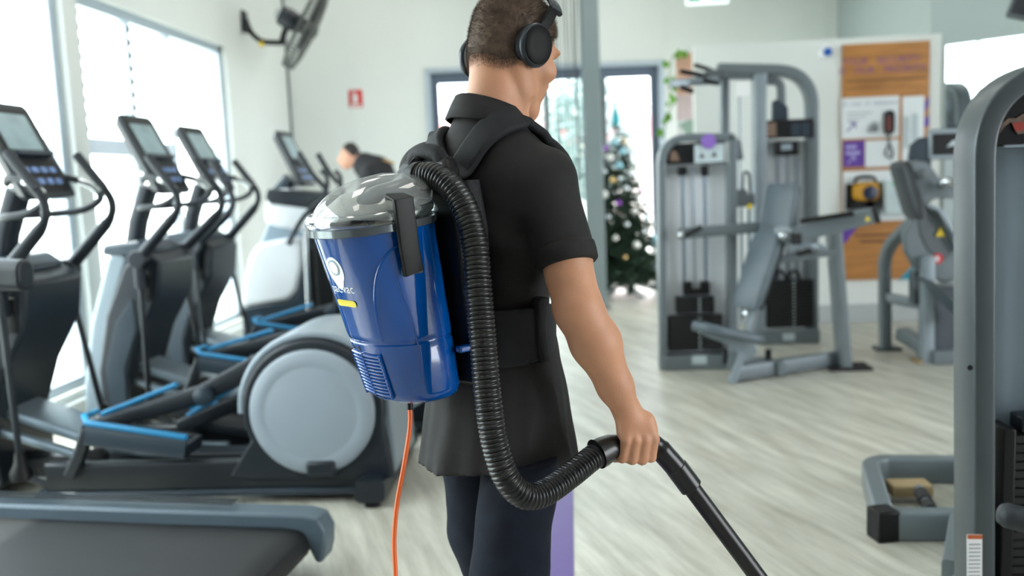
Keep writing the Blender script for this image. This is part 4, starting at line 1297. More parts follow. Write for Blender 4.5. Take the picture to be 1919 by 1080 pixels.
# ---- hanging exit sign, only its lower edge in view
ex = thing('exit_sign', 'green and white exit sign hanging from the ceiling', 'sign', (1.355, 9.000, 3.083))
M_GREEN = mat('exit_green', (24, 140, 96), 0.4, 0, 0.03, 5, emit=0.5)
ec = Vector((1.354, 9.000, 3.049))
body = part(ex, 'lightbox', MB().box(tuple(ec), (0.40, 0.05, 0.21)), mat('exit_white', (236, 248, 248), 0.4, 0, 0.01, 3, emit=0.6), 0.008)
for a, b in ((-0.18, -0.06), (0.03, 0.18)):
    part(ex, 'green_panel', MB().bb((ec.x + a, ec.y - 0.028, ec.z - 0.075), (ec.x + b, ec.y - 0.0255, ec.z + 0.085)), M_GREEN, 0, body)
for s in (-0.12, 0.12):
    part(ex, 'hanger_rod', MB().cyl((ec.x + s, ec.y, ec.z + 0.1), (ec.x + s, ec.y, ZC), 0.008, seg=8), M_WHITE)

# ---- screen on the right, just its lower corner in view
tv = thing('wall_television', 'dark television hung high at the upper right edge', 'television', (3.139, 6.200, 2.467))
tc_ = Vector((2.736, 6.000, 2.255))
tr_ = Vector((0.80, -0.40, -0.30)).normalized()
tu_ = Vector((0.32, -0.10, 0.94))
tu_ = (tu_ - tr_ * tu_.dot(tr_)).normalized()
tn_ = tr_.cross(tu_)
if tn_.y > 0:
    tn_ = -tn_
def tvq(a0, a1, b0, b1, d0, d1):
    return MB().loft([[tc_ + tr_ * a + tu_ * b + tn_ * d for a, b in ((a0, b0), (a1, b0), (a1, b1), (a0, b1))] for d in (d0, d1)])
part(tv, 'housing', tvq(0, 1.0, 0, 0.6, -0.06, 0.0), M_BLACK, 0.008)
part(tv, 'bezel', tvq(0, 1.0, 0, 0.02, 0.0, 0.006).add(*(lambda q: (q.v, q.f))(tvq(0, 0.02, 0.02, 0.6, 0.0, 0.006))), M_FRAME_D)
part(tv, 'screen', tvq(0.02, 0.98, 0.02, 0.58, 0.0, 0.003), mat('dark_screen', (38, 42, 48), 0.2, 0, 0.03, 3))
part(tv, 'ceiling_pole', MB().cyl(tc_ + tr_ * 0.5 + tu_ * 0.4 - tn_ * 0.08, (tc_ + tr_ * 0.5 + tu_ * 0.4 - tn_ * 0.08) * 1.0 + Vector((0, 0, ZC - (tc_ + tr_ * 0.5 + tu_ * 0.4 - tn_ * 0.08).z)), 0.03), M_BLACK)

# ---- security board on the partition
yb = PY - 0.03
def bt():
    m = bpy.data.materials.new('orange_brown_timber')
    m.use_nodes = True
    nt = m.node_tree
    b = nt.nodes['Principled BSDF']
    tc = nt.nodes.new('ShaderNodeTexCoord')
    mp = nt.nodes.new('ShaderNodeMapping')
    mp.inputs['Scale'].default_value = (1.2, 5, 9)
    no = nt.nodes.new('ShaderNodeTexNoise')
    no.inputs['Scale'].default_value = 2.2
    no.inputs['Detail'].default_value = 6
    cr = nt.nodes.new('ShaderNodeValToRGB')
    cr.color_ramp.elements[0].position = 0.3
    cr.color_ramp.elements[0].color = (*srgb(152, 98, 36), 1)
    cr.color_ramp.elements[1].position = 0.7
    cr.color_ramp.elements[1].color = (*srgb(190, 128, 58), 1)
    nt.links.new(tc.outputs['Object'], mp.inputs['Vector'])
    nt.links.new(mp.outputs['Vector'], no.inputs['Vector'])
    nt.links.new(no.outputs['Fac'], cr.inputs['Fac'])
    nt.links.new(cr.outputs['Color'], b.inputs['Base Color'])
    b.inputs['Roughness'].default_value = 0.45
    return m
M_TIMBER = bt()
sb = thing('security_board', 'tall orange-brown security board with purple heading on the partition', 'board', (2.8, yb, (2.353, 0.379)[1]))
P0, P1 = (2.309, 2.383), (3.050, 2.363)
Q0 = (2.358, 0.374)
bx0, bx1, bz0, bz1 = (P0[0] + Q0[0]) / 2, P1[0], Q0[1], P0[1]
part(sb, 'timber_panel', MB().bb((bx0, yb, bz0), (bx1, PY - 0.001, bz1)), M_TIMBER, 0.004)
def sheet(name, a, b, m, d=0.004, par=None):
    return part(sb, name, MB().bb((a[0], yb - d, b[1]), (b[0], yb - 0.0004, a[1])), m, 0, par)
M_SHEET = mat('white_printed_sheet', (226, 232, 234), 0.5, 0, 0.015, 5)
p1 = sheet('notice_sheet', (2.326, 1.938), (2.801, 1.594), M_SHEET)
p2 = sheet('notice_sheet', (2.829, 1.927), (3.008, 1.252), M_SHEET)
p3 = sheet('notice_sheet', (2.522, 1.571), (2.799, 1.347), M_SHEET)
p4 = sheet('purple_sheet', (2.336, 1.574), (2.515, 1.355), M_PURPLE)
p5 = sheet('notice_sheet', (2.336, 1.317), (2.924, 0.883), M_SHEET)
part(sb, 'seam', MB().bb((bx0 + 0.02, yb - 0.0015, (2.418, 2.080)[1] - 0.012), (bx1 - 0.02, yb - 0.0004, (2.418, 2.080)[1] + 0.004)), mat('seam_brown', (120, 78, 34), 0.6))
for q_ in ([(3.005, 1.857), (3.048, 1.930), (3.049, 1.850), (3.006, 1.781)], [(3.007, 1.737), (3.050, 1.766), (3.052, 1.672), (3.008, 1.665)], [(2.301, 1.145), (2.332, 1.167), (2.332, 1.080), (2.301, 1.063)], [(2.333, 0.832), (2.477, 0.854), (2.342, 0.684)]):
    part(sb, 'purple_stripe', MB().prism([(min(max(x, bx0), bx1), z) for x, z in q_], yb - 0.002, yb - 0.0004), M_PURPLE)
part(sb, 'teal_corner', MB().prism([(2.813, 0.366), (2.929, 0.487), (2.957, 0.365)], yb - 0.002, yb - 0.0004), mat('teal_print', (10, 150, 180), 0.5))
M_PTXT = mat('heading_purple', (124, 72, 128), 0.5)
RX, UZ = (1, 0, 0), (0, 0, 1)
SL = sb.location
def board_text(body_, size, m, p, d=0.003, par=None):
    adv = size * 0.66
    x = p[0] - adv * len(body_) / 2
    for w in body_.split(' '):                     # one object for each word
        text_mesh(w, size, 'lettering', m, par or sb, (x + adv * len(w) / 2 - SL.x, yb - d - SL.y, p[1] - SL.z), RX, UZ, 0.0005, 'CENTER', 1.05)
        x += adv * (len(w) + 1)
board_text('YOUR SECURITY', 0.078, M_PTXT, (2.664, 2.235))
board_text('IS OUR PRIORITY', 0.078, M_PTXT, (2.664, 2.160))
board_text('IN CASE OF EMERGENCY', 0.036, mat('grey_violet_print', (140, 142, 168), 0.5), (2.561, 1.882), 0.006, par=p1)
M_GTXT = mat('pale_grey_print', (180, 186, 192), 0.5)
for i_ in range(3):
    z_ = (2.419, 1.808)[1] - i_ * 0.032
    part(sb, 'print_line', MB().bb(((2.366, 1.811)[0], yb - 0.006, z_ - 0.006), ((2.579, 1.801)[0] - i_ * 0.05, yb - 0.0045, z_ + 0.006)), M_GTXT, 0, p1)
def arrow(p, s, m, par):
    mb = MB()
    x, z = p
    for a, b, w in (((-s, -s), (s * 0.8, s * 0.8), 0.2), ((-s * 0.3, s), (s, s), 0.2), ((s, s), (s, -s * 0.3), 0.2)):
        mb.sweep([(x + a[0], yb - 0.0055, z + a[1]), (x + b[0], yb - 0.0055, z + b[1])], rrect(s * w * 1.6, 0.001), ref=(0, 1, 0))
    return part(sb, 'arrow_mark', mb, m, 0, par)
arrow((2.402, 1.693), 0.035, M_PURPLE, p1)
arrow((2.403, 1.414), 0.032, mat('lilac_print', (170, 160, 215), 0.5), p4)
for i_, w_ in enumerate((0.09, 0.12)):
    z_ = (2.358, 1.524)[1] - i_ * 0.05
    part(sb, 'print_line', MB().bb(((2.358, 1.524)[0], yb - 0.006, z_ - 0.014), ((2.358, 1.524)[0] + w_, yb - 0.0045, z_ + 0.014)), mat('lilac_print', (170, 160, 215), 0.5), 0, p4)
for i_, w_ in enumerate((0.34, 0.24)):
    z_ = (2.603, 0.762)[1] - i_ * 0.055
    part(sb, 'print_line', MB().bb(((2.603, 0.762)[0] - w_ / 2, yb - 0.0014, z_ - 0.011), ((2.603, 0.762)[0] + w_ / 2, yb - 0.0004, z_ + 0.011)), mat('brown_print', (104, 66, 24), 0.6))
for x_ in ((2.862, 1.663), (2.933, 1.682)):
    part(sb, 'phone_strip', MB().bb((x_[0] - 0.022, yb - 0.012, x_[1] - 0.17), (x_[0] + 0.022, yb - 0.0045, x_[1] + 0.10)), M_FRAME_D if x_[0] > 3.0 else M_LABEL, 0.003, p2)
# hand-held emergency phone, defibrillator and first aid box on the board
ph_ = thing('emergency_phone', 'black and red pendant alarm hanging on the brown security board', 'phone', ((2.711, 1.721)[0], yb - 0.03, (2.712, 1.623)[1]))
x_, z0_ = (2.715, 1.717)
part(ph_, 'body', MB().loft([[(x_ + a, yb - d, z0_ + b) for a, b in rrect(0.085, 0.205, 0.04, 5)] for d in (0.005, 0.03, 0.036)]), M_BLACK, 0.004)
part(ph_, 'red_face', MB().loft([[(x_ - 0.012 + a, yb - d, z0_ - 0.01 + b) for a, b in rrect(0.03, 0.13, 0.012, 3)] for d in (0.036, 0.039)]), mat('dark_red', (110, 40, 36), 0.5))
part(ph_, 'cord', MB().tube(spline([(x_, yb - 0.02, z0_ - 0.10), (x_ + 0.005, yb - 0.02, z0_ - 0.18), (x_ - 0.03, yb - 0.02, z0_ - 0.26), (x_ + 0.02, yb - 0.02, z0_ - 0.30), (x_ + 0.03, yb - 0.02, z0_ - 0.24), (x_ + 0.003, yb - 0.02, z0_ - 0.18)], 6), 0.008, 8), M_FRAME_D)
sm_ = thing('alarm_clip', 'small grey device clipped on the upper white notice', 'device', ((2.579, 1.674)[0], yb - 0.02, (2.579, 1.639)[1]))
x_, z0_ = (2.582, 1.684)
part(sm_, 'body', MB().prism([(x_ - 0.05, z0_ - 0.045), (x_ + 0.05, z0_ - 0.045), (x_ + 0.045, z0_ + 0.03), (x_ + 0.01, z0_ + 0.05), (x_ - 0.03, z0_ + 0.02)], yb - 0.03, yb - 0.0045), mat('grey_device', (150, 156, 158), 0.5), 0.008)
part(sm_, 'button', MB().box((x_ + 0.01, yb - 0.033, z0_ - 0.01), (0.04, 0.006, 0.03)), M_FRAME_D, 0.002)
df = thing('defibrillator', 'yellow and black defibrillator mounted on the lower board shelf', 'device', ((2.489, 1.094)[0], yb - 0.07, (2.489, 0.995)[1]))
x_, z0_ = (2.505, 1.111)
part(df, 'backplate', MB().bb((x_ - 0.15, yb - 0.03, z0_ - 0.13), (x_ + 0.14, yb - 0.0045, z0_ + 0.10)), M_BLACK, 0.006)
part(df, 'shell', MB().loft([[(x_ + 0.005 + a * k, yb - d, z0_ + 0.03 + b * k) for a, b in rrect(0.21, 0.16, 0.05, 5)] for d, k in ((0.031, 1.0), (0.08, 1.0), (0.105, 0.85))]), mat('safety_yellow', (200, 146, 24), 0.45, 0, 0.05, 6), 0.004)
part(df, 'dial', MB().lathe([(0.06, 0), (0.06, 0.012), (0.05, 0.018)], (x_ + 0.03, yb - 0.105, z0_ + 0.02), (0, -1, 0), 24), mat('navy_dial', (34, 48, 78), 0.4))
part(df, 'carry_handle', MB().tube(spline([(x_ - 0.09, yb - 0.06, z0_ + 0.10), (x_ - 0.06, yb - 0.06, z0_ + 0.15), (x_ + 0.06, yb - 0.06, z0_ + 0.15), (x_ + 0.09, yb - 0.06, z0_ + 0.10)], 6), 0.014, 10), M_BLACK)
for s in (-1, 1):
    part(df, 'foot', MB().box((x_ + s * 0.09, yb - 0.07, z0_ - 0.08), (0.06, 0.07, 0.06)), M_BLACK, 0.008)
part(df, 'shelf', MB().bb((x_ - 0.15, yb - 0.12, z0_ - 0.13), (x_ + 0.14, yb - 0.031, z0_ - 0.112)), M_FRAME_D, 0.003)
fa = thing('first_aid_box', 'pale grey first aid box with green cross beside the defibrillator', 'box', ((2.736, 1.084)[0], yb - 0.05, (2.737, 0.940)[1]))
x_, z0_ = (2.762, 1.091)
part(fa, 'case', MB().bb((x_ - 0.11, yb - 0.10, z0_ - 0.15), (x_ + 0.14, yb - 0.0045, z0_ + 0.14)), mat('pale_box_grey', (190, 206, 208), 0.4), 0.012)
part(fa, 'cross_mark', MB().box((x_ + 0.06, yb - 0.101, z0_ + 0.0), (0.035, 0.003, 0.12)).box((x_ + 0.06, yb - 0.1012, z0_), (0.12, 0.003, 0.035)), mat('first_aid_green', (30, 180, 90), 0.5))
part(fa, 'latch', MB().box((x_ - 0.02, yb - 0.104, z0_ + 0.11), (0.05, 0.01, 0.02)), mat('first_aid_green', (30, 180, 90), 0.5), 0.002)

# ---- blue alarm call point left of the board
cp_ = thing('alarm_button', 'round blue alarm button on white base left of the security board', 'alarm', ((2.206, 2.324)[0], PY - 0.03, (2.206, 2.280)[1]))
x_, z0_ = (2.197, 2.329)
part(cp_, 'base', MB().lathe([(0.065, 0), (0.065, 0.02), (0.05, 0.035)], (x_, PY - 0.001, z0_), (0, -1, 0), 24), M_WHITE)
part(cp_, 'button', MB().lathe([(0.036, 0.03), (0.036, 0.05), (0.026, 0.066), (0, 0.07)], (x_ + 0.01, PY, z0_), (0, -1, 0), 24), mat('signal_blue', (14, 92, 178), 0.35))

# ---- grey steel post with hanging cables near the entrance
sp0 = (0.250, 9.413)
post = thing('steel_post', 'tall light grey steel post in front of the entrance doors', 'post', (*sp0, 0))
MB().bb((-0.085, -0.07, 0.012), (0.085, 0.07, ZC - 0.01)).build('shaft', mat('post_grey', (134, 146, 148), 0.45, 0.2, 0.03, 4), post, 0.008)
MB().bb((-0.11, -0.1, 0), (0.11, 0.1, 0.012)).build('base_plate', M_FRAME_D, post, 0.003)
MB().bb((-0.108, -0.03, 0.3), (-0.086, 0.03, ZC - 0.02)).build('cable_tray', M_TUBE_L, post, 0.003)
cur = thing('string_curtain', 'dark vertical strings hanging beside the grey post', 'curtain', (sp0[0] - 0.3, sp0[1] + 0.06, 0.9))
MB().bb((-0.22, -0.02, ZC - 0.9 - 0.06), (0.18, 0.02, ZC - 0.9 - 0.001)).build('rail', M_FRAME_D, cur, 0.004)
for i_ in range(13):
    x_ = -0.20 + i_ * 0.03 + random.uniform(-0.008, 0.008)
    zb = random.uniform(-0.5, 0.2) if i_ % 3 else -0.6
    pts = [(x_ + 0.008 * math.sin(k * 1.3 + i_), 0.01 * math.cos(k + i_), zb + (ZC - 0.96 - zb) * k / 8) for k in range(9)]
    MB().tube(pts, random.choice((0.004, 0.006, 0.008)), 6).build('string', M_FRAME_D if i_ % 2 else M_BLACK, cur)

# ---- purple strip inlaid on the floor
tag(MB().bb((-0.23, 1.2, 0.0002), (-0.034, 4.3, 0.002)).build('floor_strip', mat('purple_floor_vinyl', (92, 66, 140), 0.45, 0, 0.06, 4)), 'purple vinyl strip running along the floor beneath the walking man', 'floor marking')

# ---- pink poster on a stand beside the partition, and the trailing plant over it
po = thing('pink_poster', 'tall pink poster board beside the left end of the partition', 'poster', ((1.041, 1.713)[0], 8.3, 0))
x0_, z1_ = (0.961, 2.426)
x1_, z2_ = (1.144, 2.445)
zb_ = (1.065, 1.712)[1]
part(po, 'board', MB().bb((x0_, 8.30, 0.08), (x1_ + 0.05, 8.33, z1_)), M_WHITE, 0.003)
part(po, 'peach_print', MB().bb((x0_ + 0.004, 8.296, z1_ - 0.37), (x1_ + 0.04, 8.2995, z1_ - 0.004)), mat('peach_print', (226, 178, 156), 0.5), 0)
part(po, 'pink_print', MB().bb((x0_ + 0.004, 8.296, zb_ + 0.12), (x1_ + 0.04, 8.2995, z1_ - 0.372)), mat('pale_pink_print', (226, 204, 206), 0.5), 0)
part(po, 'green_print', MB().prism([(x0_ + 0.02, zb_ + 0.08), (x0_ + 0.10, zb_ + 0.118), (x1_ + 0.04, zb_ + 0.118), (x1_ + 0.04, zb_ - 0.05), (x0_ + 0.1, zb_ - 0.02)], 8.296, 8.2995), mat('sage_print', (160, 184, 170), 0.5), 0)
part(po, 'foot', MB().bb((x0_ - 0.02, 8.2, 0), (x1_ + 0.06, 8.44, 0.03)), M_FRAME_D, 0.005)
part(po, 'stem', MB().bb((x0_ + 0.05, 8.302, 0.03), (x1_, 8.328, 0.081)), M_FRAME_D)

vine = thing('trailing_plant', 'green trailing plant hanging down the left edge of the pink poster', 'plant', (0.935, 8.200, 2.405))
VO = Vector((0.935, 8.200, 2.405))
M_LEAF = mat('vine_leaf', (96, 152, 40), 0.5, 0, 0.3, 12)
vp = spline([(1.021, 8.220, 2.422), (0.935, 8.200, 2.391), (0.905, 8.200, 2.269), (0.888, 8.200, 2.109), (0.927, 8.200, 1.992), (0.869, 8.200, 1.879), (0.848, 8.200, 1.764), (0.841, 8.200, 1.662)], 6)
part(vine, 'stem', MB().tube(vp, 0.005, 6), mat('vine_stem', (110, 130, 60), 0.6))
part(vine, 'pot_clip', MB().box((1.042, 8.240, 2.423), (0.06, 0.05, 0.05)), M_WHITE, 0.01)
lf = MB()
ring_ = [(0, -0.5), (0.32, -0.32), (0.42, 0.0), (0.25, 0.3), (0, 0.55), (-0.25, 0.3), (-0.42, 0.0), (-0.32, -0.32)]
lf.add([(0, 0, 0.06)] + [(x, y, -0.1 * abs(x)) for x, y in ring_] + [(0, 0, 0.03)] + [(x, y, -0.1 * abs(x) - 0.02) for x, y in ring_],
       [(0, 1 + k, 1 + (k + 1) % 8) for k in range(8)] + [(9, 10 + (k + 1) % 8, 10 + k) for k in range(8)] + [(1 + k, 10 + k, 10 + (k + 1) % 8, 1 + (k + 1) % 8) for k in range(8)])
lme = lf.mesh('leaf')
lme.materials.append(M_LEAF)
for k in range(17):
    p = vp[min(len(vp) - 1, int((k / 17) ** 0.9 * len(vp)))] + Vector((random.uniform(-0.05, 0.05), random.uniform(-0.05, 0.03), random.uniform(-0.04, 0.04)))
    o = bpy.data.objects.new('leaf', lme)
    COL.objects.link(o)
    o.parent = vine
    o.location = p - vine.location
    sc = random.uniform(0.045, 0.09)
    o.scale = (sc, sc, sc)
    o.rotation_euler = (random.uniform(0.6, 1.9), random.uniform(-0.6, 0.6), random.uniform(-1.2, 1.2))

# ---- Christmas tree by the doors
tx, ty = (0.522, 10.232)
tree = thing('christmas_tree', 'decorated green artificial Christmas tree by the entrance doors', 'tree', (tx, ty, 0))
M_NEEDLE = mat('pine_needle', (40, 66, 48), 0.6, 0, 0.3, 14)
MB().cyl((0, 0, 0.1), (0, 0, 1.95), 0.03, 0.008, 12).build('trunk', mat('dark_trunk', (48, 44, 38), 0.7), tree)
for k in range(4):
    a = PI / 4 + k * PI / 2
    d = Vector((math.cos(a), math.sin(a), 0))
    MB().sweep([Vector((0, 0, 0.14)) + d * 0.02, d * 0.14 + Vector((0, 0, 0.05)), d * 0.34 + Vector((0, 0, 0.014))], rrect(0.03, 0.02, 0.004)).build('stand_leg', mat('stand_green', (44, 62, 66), 0.5), tree)
def bough_mesh(i):
    r = random.Random(i)
    mb = MB()
    vs, fs = [], []
    mb.tube([(0, 0, 0), (0.5, 0, 0.03), (1, 0, 0.0)], 0.012, 5)
    twigs = [((t_, 0, 0.04 * math.sin(t_ * 3)), (r.choice((-1, 1)) * r.uniform(0.5, 1.0), r.uniform(-0.2, 0.2))) for t_ in [0.15 + 0.085 * k for k in range(10)]]
    for (bx_, by_, bz_), (sd_, ud_) in twigs + [((0.3 + 0.07 * k, 0, 0.03), (r.uniform(-0.3, 0.3), r.uniform(0, 0.3))) for k in range(10)]:
        L2 = r.uniform(0.18, 0.34) * (1.1 - 0.5 * bx_)
        d = Vector((0.75, sd_, ud_)).normalized()
        for j in range(18):
            s_ = (j + 0.5) / 18 * L2
            c = Vector((bx_, by_, bz_)) + d * s_
            nd = (d * 0.7 + Vector((r.uniform(-1, 1), r.uniform(-1, 1), r.uniform(-1, 1)))).normalized()
            e = c + nd * r.uniform(0.06, 0.11)
            w = nd.cross(Vector((r.uniform(-1, 1), r.uniform(-1, 1), r.uniform(-1, 1)))).normalized() * 0.02
            k0 = len(vs)
            vs += [c - w, c + w, e]
            fs.append((k0, k0 + 1, k0 + 2))
    mb.add(vs, fs)
    me = mb.mesh('branch')
    me.materials.append(M_NEEDLE)
    return me
boughs = [bough_mesh(i) for i in range(4)]
nb = 0
for lev in range(25):
    f = lev / 24
    z = 0.30 + 1.62 * f
    L1 = 0.44 * (1 - f) ** 0.85 + 0.06
    n_ = int(13 - 7 * f)
    for k in range(n_):
        o = bpy.data.objects.new('branch', boughs[(lev + k) % 4])
        COL.objects.link(o)
        o.parent = tree
        o.location = (0, 0, z + random.uniform(-0.03, 0.03))
        s_ = L1 * random.uniform(0.85, 1.08)
        o.scale = (s_, s_, s_)
        o.rotation_euler = (random.uniform(-0.5, 0.5), 0.12 + 0.25 * (1 - f) + random.uniform(-0.1, 0.1) - 0.7 * (f > 0.93), 2 * PI * (k / n_) + lev * 0.7 + random.uniform(-0.15, 0.15))
        nb += 1
        if k % 2 == 0:
            o2 = bpy.data.objects.new('branch', boughs[(lev + k + 1) % 4])
            COL.objects.link(o2)
            o2.parent = tree
            o2.location = (0, 0, z + 0.03)
            o2.scale = (s_ * 0.66, s_ * 0.8, s_ * 0.8)
            o2.rotation_euler = (random.uniform(-0.8, 0.8), random.uniform(-0.25, 0.1), o.rotation_euler[2] + 0.25)
top = tag(MB().lathe([(0.03, -0.10), (0.045, -0.02), (0.03, 0.05), (0.008, 0.16)], (0, 0, 0), seg=14).build('tree_topper', mat('teal_topper', (40, 150, 160), 0.35, 0.4)), 'teal topper on the tip of the Christmas tree', 'ornament')
top.location = (tx, ty, 2.0)
BA_C = [('white', (236, 236, 230), 0.25, 0.2), ('silver', (200, 206, 210), 0.12, 0.9), ('purple', (132, 60, 168), 0.25, 0.3), ('pink', (216, 100, 190), 0.25, 0.3), ('gold', (206, 176, 120), 0.2, 0.7), ('ice blue', (150, 200, 214), 0.2, 0.5)]
bme = {}
for nm, c, ro, me_ in BA_C:
    q = MB().ball((0, 0, 0), 1.0, 14, 8)
    q.cyl((0, 0, 0.95), (0, 0, 1.25), 0.22, seg=10)
    m_ = q.mesh('bauble')
    m_.materials.append(mat('bauble_' + nm.replace(' ', '_'), c, ro, me_, 0.03, 5))
    bme[nm] = m_
rb = random.Random(5)
for k in range(72):
    f = (k + 0.5) / 72
    z = 0.50 + 1.30 * f ** 1.1
    rr = (0.44 * (1 - (z - 0.30) / 1.62) ** 0.85 + 0.06) * 0.97
    a = k * 2.399
    nm = rb.choice(['white'] * 8 + ['silver'] * 4 + ['purple', 'purple', 'pink', 'gold', 'gold', 'ice blue', 'ice blue', 'ice blue'])
    o = bpy.data.objects.new('bauble', bme[nm])
    COL.objects.link(o)
    s_ = rb.uniform(0.026, 0.042)
    o.scale = (s_, s_, s_)
    o.location = (tx + rr * math.cos(a), ty + rr * math.sin(a), z - 0.05)
    tag(o, 'small %s bauble hanging on the Christmas tree' % nm, 'ornament', 'baubles on the Christmas tree')

# ---- planting and a pale shop front beyond the glass
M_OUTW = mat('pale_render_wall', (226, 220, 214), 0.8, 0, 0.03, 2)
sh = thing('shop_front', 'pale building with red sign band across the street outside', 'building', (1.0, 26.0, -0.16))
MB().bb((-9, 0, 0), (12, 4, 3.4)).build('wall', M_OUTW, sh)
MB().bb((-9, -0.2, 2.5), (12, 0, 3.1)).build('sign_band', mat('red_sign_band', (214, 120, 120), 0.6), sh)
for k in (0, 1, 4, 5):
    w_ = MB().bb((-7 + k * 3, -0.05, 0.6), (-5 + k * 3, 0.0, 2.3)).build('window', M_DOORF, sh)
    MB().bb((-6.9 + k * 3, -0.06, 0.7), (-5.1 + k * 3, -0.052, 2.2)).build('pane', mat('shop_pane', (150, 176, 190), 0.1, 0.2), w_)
def outside_shrub(x, y, h, label):
    t = thing('street_tree', label, 'tree', (x, y, -0.16))
    MB().cyl((0, 0, 0), (0, 0, h * 0.6), 0.07, 0.04, 10).build('trunk', mat('street_trunk', (110, 96, 84), 0.8), t)
    vs, fs = [], []
    r = random.Random(int(x * 10))
    for k in range(2600):
        d = Vector((r.gauss(0, 1), r.gauss(0, 1), r.gauss(0, 1))).normalized() * r.uniform(0.3, 1.0) ** 0.5
        c = Vector((d.x * h * 0.3, d.y * h * 0.3, h * 0.68 + d.z * h * 0.33))
        a, b = Vector((r.uniform(-1, 1), r.uniform(-1, 1), r.uniform(-1, 1))).normalized() * 0.09, Vector((r.uniform(-1, 1), r.uniform(-1, 1), r.uniform(-1, 1))).normalized() * 0.06
        k0 = len(vs)
        vs += [c - a, c + b, c + a, c - b]
        fs.append((k0, k0 + 1, k0 + 2, k0 + 3))
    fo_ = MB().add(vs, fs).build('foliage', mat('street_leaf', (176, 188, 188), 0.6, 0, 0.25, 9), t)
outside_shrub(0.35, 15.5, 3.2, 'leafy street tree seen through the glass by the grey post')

# ================================================================ THE MAN WITH THE BACKPACK VACUUM
MAN = (-0.155, 2.06, 0.0)
MRZ = math.radians(-45)                     # local x = his right, local y = the way he faces
def skin_mat(name, rgb):
    m = mat(name, rgb, 0.5, 0, 0.07, 14, 0.12, 260)
    b = m.node_tree.nodes['Principled BSDF']
    b.inputs['Subsurface Weight'].default_value = 0.12
    b.inputs['Subsurface Radius'].default_value = (0.012, 0.005, 0.003)
    b.inputs['Subsurface Scale'].default_value = 1.0
    return m
M_SKIN = skin_mat('skin', (200, 146, 114))
M_SHIRT = mat('black_polo_cotton', (30, 29, 29), 0.75, 0, 0.12, 30, 0.25, 500, spec=0.35)
M_NAVY = mat('navy_trouser_cotton', (24, 29, 40), 0.88, 0, 0.2, 25, 0.3, 420, spec=0.2)
M_HAIR = mat('dark_brown_hair', (98, 80, 66), 0.65, 0, 0.3, 60)

HP = math.radians(24)
HYW = math.radians(1)                      # head turned a little further right than the chest
E_ = np.array((-0.006, 0.052, 1.662))
HX = np.array((math.cos(HYW), -math.sin(HYW), 0))
HY = np.array((math.sin(HYW) * math.cos(HP), math.cos(HYW) * math.cos(HP), -math.sin(HP)))
HZ = np.array((math.sin(HYW) * math.sin(HP), math.cos(HYW) * math.sin(HP), math.cos(HP)))
HR = np.stack([HX, HY, HZ], 1)
def H(x, y, z):
    return E_ + HX * x + HY * y + HZ * z

def torso(S, e):
    S.ell((-0.012, -0.016, 1.27), (0.165 + e, 0.116 + e, 0.19 + e), 0.04)
    S.ell((-0.02, -0.045, 1.33), (0.155 + e, 0.090 + e, 0.12 + e), 0.05)
    S.cone((-0.178, -0.055, 1.412), (-0.005, -0.03, 1.418), 0.054 + e, 0.066 + e, 0.05)
    S.cone((0.135, -0.005, 1.372), (-0.005, -0.03, 1.415), 0.056 + e, 0.066 + e, 0.05)
    S.cone((-0.065, -0.038, 1.437), (-0.003, -0.03, 1.503), 0.048 + e, 0.052 + e, 0.04)
    S.cone((0.055, -0.026, 1.437), (-0.003, -0.03, 1.503), 0.048 + e, 0.052 + e, 0.04)
    S.ell((-0.026, -0.020, 1.08), (0.136 + e, 0.104 + e, 0.20 + e), 0.05)
    S.ell((-0.020, -0.035, 0.92), (0.152 + e, 0.116 + e, 0.13 + e), 0.04)

SHR, ELR, WRR = np.array((0.158, -0.002, 1.370)), np.array((0.256, -0.026, 1.105)), np.array((0.300, 0.066, 0.878))
SHL, ELL, WRL = np.array((-0.205, -0.062, 1.402)), np.array((-0.262, -0.02, 1.09)), np.array((-0.240, 0.13, 0.90))
G0 = np.array((0.296, 0.083, 0.803))                       # centre of the grip
GD = np.array((0.385, 0.92, -0.06)); GD /= np.linalg.norm(GD)
GN = np.array((0.92, -0.385, 0.0)); GN /= np.linalg.norm(GN)
GU = np.cross(GN, GD)
if GU[2] < 0:
    GU = -GU
def HG(g, n, u):
    return G0 + GD * g + GN * n + GU * u

